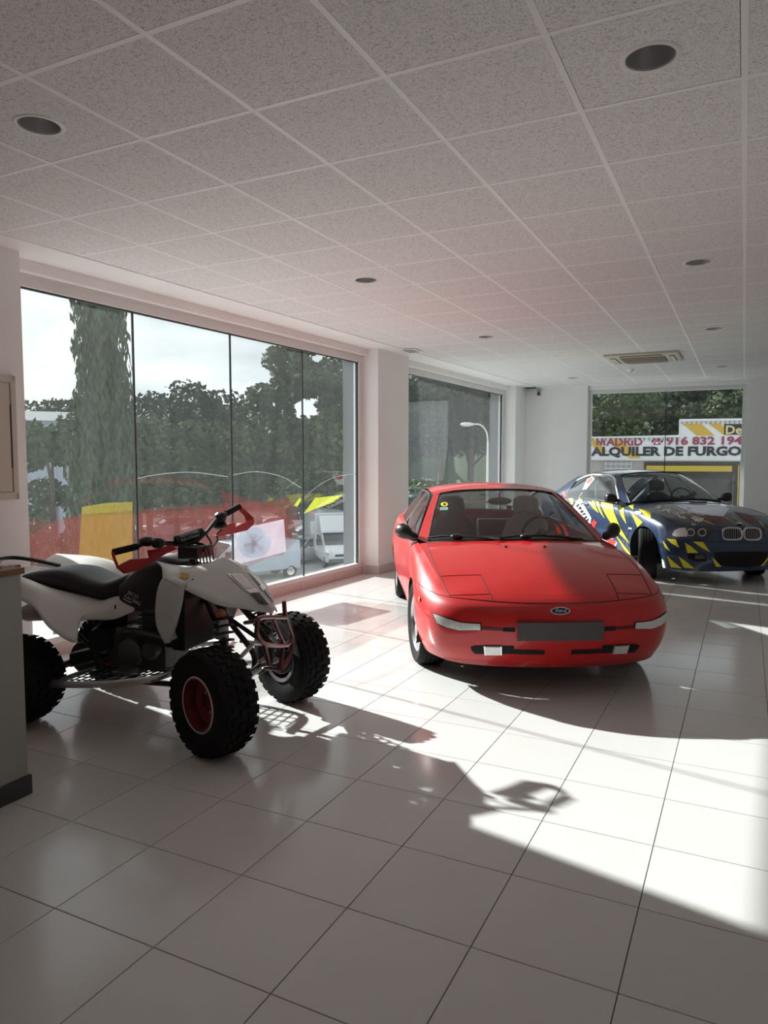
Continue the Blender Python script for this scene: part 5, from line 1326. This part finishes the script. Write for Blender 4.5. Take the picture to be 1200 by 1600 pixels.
def van(name, px, d_, yaw, m, label, box_h):
    o = empty(name, spot(px, d_), yaw); tag(o, label, 'van')
    P = [(-3.0, .45, 1.9, .92), (-.2, .45, 1.95, .95), (.75, .4, 1.95, .93), (1.5, .4, 1.28, .93), (2.25, .4, 1.08, .90), (2.45, .45, .85, .80)]
    MB().loft([[(x, -hw, z0), (x, -hw, z0 + (z1 - z0) * .6), (x, -hw * .9, z1), (x, hw * .9, z1), (x, hw, z0 + (z1 - z0) * .6), (x, hw, z0)] for x, z0, z1, hw in P]).build('cab', m, o, ang=35, bevel=.04)
    MB().add([(.80, -.78, 1.90), (.80, .78, 1.90), (1.53, .84, 1.30), (1.53, -.84, 1.30)], [(0, 1, 2, 3)]).xf(Matrix.Translation((.03, 0, .03))).build('windscreen', M_DG, o, smooth=False, solid=.02)
    for s in (-1, 1):
        MB().add([(.0, s * .95, 1.75), (.68, s * .93, 1.75), (1.25, s * .945, 1.25), (0, s * .96, 1.25)], [(0, 1, 2, 3)]).build('side_window', M_DG, o, smooth=False, solid=.02)
        MB().box(1.05, 1.2, s * 1.12 - .1, s * 1.12 + .1, 1.25, 1.6).beam((1.1, s * .9, 1.3), (1.1, s * 1.05, 1.35), .04, .04).build('wing_mirror', BLACK, o, smooth=False, bevel=.03)
        MB().ball((2.22, s * .70, .92), (.2, .2, .14)).build('headlamp', M_LENS, o)
    MB().box(2.40, 2.52, -.8, .8, .38, .62).build('bumper', mat('grey_bumper', (.12, .12, .125), .6), o, smooth=False, bevel=.05)
    MB().box(2.36, 2.46, -.45, .45, .72, .86).build('grille', DARK, o, smooth=False, bevel=.02)
    if box_h:
        MB().box(-4.2, -.25, -1.02, 1.02, .75, box_h).build('cargo_box', m, o, smooth=False, bevel=.05)
        MB().loft([[(x, y, z) for y, z in ((-.95, 1.9), (.95, 1.9), (.9, 1.9 + h_), (-.9, 1.9 + h_))] for x, h_ in ((-.26, box_h - 1.95), (.35, box_h - 2.0), (1.0, .12))]).build('wind_deflector', m, o, ang=30, bevel=.04)
    road_wheels(o, (1.6, -2.4), .92, .35); return o
van('box_van', 520, 42, toward(520, 42, .22), M_WP, 'white box van parked facing the showroom by the pillar', 2.95)
van('panel_van', 372, 37, toward(372, 37, -1.15), mat('pale_blue_paint', (.50, .57, .66), .35, coat=.5), 'pale panel van behind the hand guard of the quad', 0)

# street lamp and railing beyond the second window
b = spot(762, 30, TZ); d_ = Vector((CR[0], CR[1], 0))
o = empty('street_lamp', b); tag(o, 'white curved street lamp seen through the second window', 'street lamp')
hz = ztop(690, 30, 762) - TZ; hh = ztop(663, 30, 745) - TZ
MB().tube([(0, 0, 0), (0, 0, hz * .5), (0, 0, hz)], [.06, .05, .04], 10).build('pole', M_WP, o)
MB().tube(crs([(0, 0, hz), tuple(-d_ * .06 + Vector((0, 0, hz + (hh - hz) * .55))), tuple(-d_ * .3 + Vector((0, 0, hh - .03))), tuple(-d_ * .62 + Vector((0, 0, hh)))], 6), .03, 8).build('arm', M_WP, o)
M = axes(tuple(-d_ * .85 + Vector((0, 0, hh))), d_, Vector((0, 0, 1)).cross(d_), (0, 0, 1))
MB().ball((0, 0, 0), (.28, .11, .08)).xf(M).build('lamp_head', M_WP, o)
MB().ball((-.04, 0, -.03), (.2, .085, .07)).xf(M).build('lamp_bowl', M_LENS, o)
a, b = Vector(spot(690, 44, TZ)), Vector(spot(790, 44, TZ))
o = empty('railing', a); tag(o, 'low grey railing along the raised street', 'railing')
for k in range(14): p = (b - a) * k / 13; MB().box(p.x - .05, p.x + .05, p.y - .05, p.y + .05, 0, 1.5).build('post', M_GP, o, smooth=False)
for z in (.5, 1.0, 1.45): MB().beam((0, 0, z), (b.x - a.x, b.y - a.y, z), .06, .08).build('rail', M_GP, o, smooth=False)

# hire shop with the sign, beyond the end window
SD = 40.; s0 = np.array(spot(1040, SD, 0)); sv = np.array([s0[0], s0[1], 0]) / np.linalg.norm(s0[:2]); sx = np.array([sv[1], -sv[0], 0])
shop = empty('hire_shop', tuple(s0 + [0, 0, TZ])); tag(shop, 'hire shop with a white sign, yellow stripes and a dark doorway', 'building')
def sg(px, py):
    d = pray(px, py); t = ((s0 - CO) @ sv) / (d @ sv); P = CO + d * t - s0; return P @ sx, P[2] - TZ
def sgp(x, z, w_): return tuple(sx * x - sv * w_ + np.array([0, 0, z]))
def sbox(n, a, b, w0, w1, m, par=shop):
    x0, z0 = sg(*a); x1, z1 = sg(*b); return MB().box(x0, x1, z0, z1, w0, w1, sgp).build(n, m, par, smooth=False)
def spoly(n, P, w0, w1, m, par): return MB().prism([sg(*p) for p in P], sgp, w0, w1).build(n, m, par, smooth=False)
S3 = lambda P: [(915 + x / 4.2105, 600 + y / 4.2105) for x, y in P]
M_SW = mat('white_sheet', (.74, .75, .77), .5, noise=.03); M_SY = mat('sign_yellow', (.62, .40, .05), .5); M_SB = mat('sign_black', (.02, .022, .026), .5); M_SM = mat('sign_maroon', (.30, .04, .09), .5)
M_BW = mat('rendered_wall', (.42, .38, .36), .8, noise=.08, nscale=2)
x0, _ = sg(860, 700); x1, _ = sg(1320, 700)
MB().box(x0, x1, 0, sg(0, 700)[1], -6, 0, sgp).build('wall', M_BW, shop, smooth=False)
sign = spoly('sign', [(860, 684), (1062, 680), (1062, 655), (1320, 652), (1320, 721), (860, 719)], 0, .12, M_SW, shop)
sbox('sign_cap', (860, 685.5), (1063, 681), .0, .2, FRAME, sign); sbox('sign_cap', (1061, 657), (1320, 654.5), .0, .2, FRAME, sign); sbox('sign_cap', (1060.6, 682), (1063, 656), .0, .2, FRAME, sign)
for k in range(66):
    x = 921 + 3.7 * k
    if x < 1300:
        yt = 657.5 if x > 1062 else 683.5
        sbox('sheet_rib', (x, yt + 5), (x + 1.4, yt), .12, .16, M_GP if k % 2 else FRAME, sign); sbox('sheet_rib', (x, 719), (x + 1.4, 716.4), .12, .16, FRAME, sign)
for P in ([(635, 262), (760, 262), (848, 340), (730, 340)], [(805, 260), (880, 258), (965, 335), (905, 335)], [(0, 350), (60, 356), (140, 440), (100, 470), (40, 400)], [(150, 352), (225, 350), (300, 430), (365, 488), (290, 488), (220, 440)]): spoly('sign_stripe', S3(P), .12, .135, M_SY, sign)
spoly('sign_block', S3([(910, 264), (1060, 264), (1060, 334), (910, 334)]), .12, .15, M_SB, sign)
def stext(s, a, b, m, name='lettering', bold=.02):
    (xa, za), (xb, zb) = sg(*S3([a])[0]), sg(*S3([b])[0])
    c = bpy.data.curves.new('t', 'FONT'); c.body = s; c.size = 1; c.extrude = .01; c.offset = bold; c.resolution_u = 2
    o = bpy.data.objects.new('t', c); COL.objects.link(o); me = bpy.data.meshes.new_from_object(o.evaluated_get(bpy.context.evaluated_depsgraph_get())); bpy.data.objects.remove(o)
    V = np.array([v.co[:] for v in me.vertices]); lo, hi = V.min(0), V.max(0)
    for v in me.vertices:
        x = xa + (v.co.x - lo[0]) / (hi[0] - lo[0]) * (xb - xa); z = zb + (v.co.y - lo[1]) / (hi[1] - lo[1]) * (za - zb); v.co = sgp(x, z, .145 + v.co.z)
    me.materials.clear(); me.materials.append(m); q = bpy.data.objects.new(name, me); COL.objects.link(q); q.parent = sign
spoly('lettering', S3([(72, 405), (72, 356), (88, 356), (101, 386), (114, 356), (130, 356), (130, 405), (118, 405), (118, 376), (105, 405), (97, 405), (84, 376), (84, 405)]), .135, .155, M_SM, sign); stext('ADRID', (136, 355), (376, 406), M_SM, bold=.03); stext('916 832 194', (530, 348), (1028, 400), M_SM, bold=.035); stext('ALQUILER DE FURGO', (38, 414), (1022, 484), M_SB, bold=.045)
stext('De', (922, 274), (1026, 330), mat('sign_cream', (.78, .62, .28), .5))
spoly('telephone', S3([(433, 385), (433, 370), (450, 358), (492, 358), (508, 370), (508, 386), (494, 386), (490, 374), (482, 374), (496, 400), (444, 400), (460, 374), (450, 374), (447, 386)]), .12, .14, M_SM, sign)
spoly('telephone_dial', S3([(470 + 11 * math.cos(a), 388 + 8 * math.sin(a)) for a in np.linspace(0, 2 * PI, 13)[:-1]]), .14, .145, M_SW, sign)
sbox('doorway', (1003, 860), (1300, 722), 0, .06, mat('dark_shopfront', (.045, .042, .04), .5), shop)
sbox('doorway_panel', (1030, 860), (1138, 748), .06, .1, mat('dark_shutter', (.07, .065, .062), .5), shop)
M_YB = mat('yellow_steel', (.60, .45, .04), .5)
sbox('door_header', (1010, 736), (1143, 728), .06, .35, M_YB, shop)
for k in range(30): sbox('header_rib', (1012 + 4.35 * k, 734), (1013.5 + 4.35 * k, 728), .35, .39, M_YB, shop)
for a in (1009, 1150, 1157): sbox('door_post', (a, 860), (a + 3.2, 727), .06, .22, M_YB, shop)
sbox('door_post', (1141, 860), (1146, 740), .06, .2, M_GP, shop)
wn = sbox('window', (944, 742), (988, 721), .0, .04, mat('pale_pane', (.36, .37, .38), .3), shop)
for k in range(6): sbox('grille_bar', (946 + 8 * k, 742), (947.2 + 8 * k, 721), .06, .1, FRAME, wn)
for k in range(3): sbox('grille_bar', (944, 725.5 + 7 * k), (988, 724.5 + 7 * k), .06, .1, FRAME, wn)

# ------------------------------------------------------------------ films and a poster on the wide window
def film(name, col, cover):
    if name in MATS: return MATS[name]
    m = bpy.data.materials.new(name); m.use_nodes = True; n = m.node_tree; n.nodes.clear()
    out = n.nodes.new('ShaderNodeOutputMaterial'); t = n.nodes.new('ShaderNodeBsdfTransparent'); d = n.nodes.new('ShaderNodeBsdfTranslucent'); e = n.nodes.new('ShaderNodeBsdfDiffuse'); a = n.nodes.new('ShaderNodeMixShader'); b = n.nodes.new('ShaderNodeMixShader')
    tcd = n.nodes.new('ShaderNodeTexCoord'); nz_ = n.nodes.new('ShaderNodeTexNoise'); nz_.inputs['Scale'].default_value = 3; nz_.inputs['Detail'].default_value = 6
    r = n.nodes.new('ShaderNodeMapRange'); r.inputs[1].default_value = .3; r.inputs[2].default_value = .7; r.inputs[3].default_value = cover * .75; r.inputs[4].default_value = min(1, cover * 1.2)
    d.inputs[0].default_value = (*col, 1); e.inputs[0].default_value = (*col, 1); a.inputs[0].default_value = .25
    k = n.links.new; k(d.outputs[0], a.inputs[1]); k(e.outputs[0], a.inputs[2]); k(t.outputs[0], b.inputs[1]); k(a.outputs[0], b.inputs[2]); k(tcd.outputs['Object'], nz_.inputs[0]); k(nz_.outputs[0], r.inputs[0]); k(r.outputs[0], b.inputs[0]); k(b.outputs[0], out.inputs[0])
    MATS[name] = m; return m
def gl(px, py, v=-.27):
    d = pray(px, py); t = ((WO - CO) @ WN + v) / (d @ WN); P = CO + d * t; return (P - WO) @ WD, P[2]
def decal(n, P, m, label=None, cat=None, par=None, w=(-.268, -.2655), group=None):
    o = MB().prism([gl(*p) for p in P], lambda u, z, v: tuple(W(u, v, z)), *w).build(n, m, par, smooth=False)
    if label: tag(o, label, cat, group)
    return o
decal('window_film', [(44, 838), (90, 812), (130, 803), (208, 798), (208, 893), (150, 905), (60, 912)], film('red_film', (.14, .035, .03), .18), 'dark red film on the pane in front of the cypress', 'window film')
decal('window_film', [(212, 797), (280, 791), (358, 787), (358, 905), (214, 905)], film('red_film', (.14, .035, .03), .18), 'dark red film on the second pane behind the handlebar', 'window film')
decal('window_film', [(362, 787), (420, 782), (452, 778), (462, 790), (466, 812), (462, 845), (440, 868), (420, 870), (362, 900)], film('red_film', (.14, .035, .03), .18), 'dark red film with a rounded end on the third pane', 'window film')
decal('window_film', [(128, 792), (165, 786), (207, 784), (207, 880), (122, 892)], film('yellow_film', (.34, .26, .03), .22), 'yellow film beside the first joint of the wide window', 'window film', w=(-.271, -.2685))
decal('window_film', [(474, 803), (492, 778), (536, 773), (520, 785), (492, 795)], film('lime_film', (.45, .48, .05), .6), 'lime yellow claw-shaped film on the last pane', 'window film')
decal('window_film', [(458, 790), (468, 778), (471, 780), (464, 792)], film('lime_film', (.45, .48, .05), .6), 'tiny lime yellow film scrap left of the claw-shaped film', 'window film')
ps_ = decal('window_poster', [(376, 826), (443, 811), (447, 862), (420, 869), (362, 884), (362, 835)], film('poster_film', (.50, .48, .54), .62), 'pale lilac poster with a car wheel on the third pane', 'poster')
wc = [(395 + 27 * math.cos(a), 848 + 25 * math.sin(a)) for a in np.linspace(0, 2 * PI, 33)[:-1]]
decal('printed_tyre', wc, film('poster_blue', (.55, .68, .78), .38), par=ps_, w=(-.2555, -.2548))
decal('printed_rim', [(395 + 17 * math.cos(a), 850 + 16 * math.sin(a)) for a in np.linspace(0, 2 * PI, 25)[:-1]], film('poster_pale', (.75, .82, .88), .3), par=ps_, w=(-.2546, -.254))
for k in range(5):
    a = 2 * PI * k / 5 + .5; c_, s_ = math.cos(a), math.sin(a)
    decal('printed_spoke', [(395 + 3 * s_, 850 - 3 * c_), (395 + 16 * c_ + 2 * s_, 850 + 16 * s_ - 2 * c_), (395 + 16 * c_ - 2 * s_, 850 + 16 * s_ + 2 * c_), (395 - 3 * s_, 850 + 3 * c_)], film('poster_white', (.85, .88, .9), .6), par=ps_, w=(-.2538, -.2532))
for P, l in (([(212, 748), (250, 741), (300, 738), (356, 745)], 'thin pale curved outline drawn across the second pane'), ([(364, 742), (400, 737), (440, 745), (470, 762)], 'thin pale curved outline drawn across the third pane'), ([(474, 778), (500, 757), (525, 745), (555, 740)], 'thin pale curved outline drawn across the last pane')):
    tag(MB().tube([tuple(W(*(lambda q: (q[0], -.267, q[1]))(gl(*p)))) for p in crs(P, 5)], .004, 5).build('outline_film', film('pale_line', (.30, .33, .33), .5)), l, 'window film')
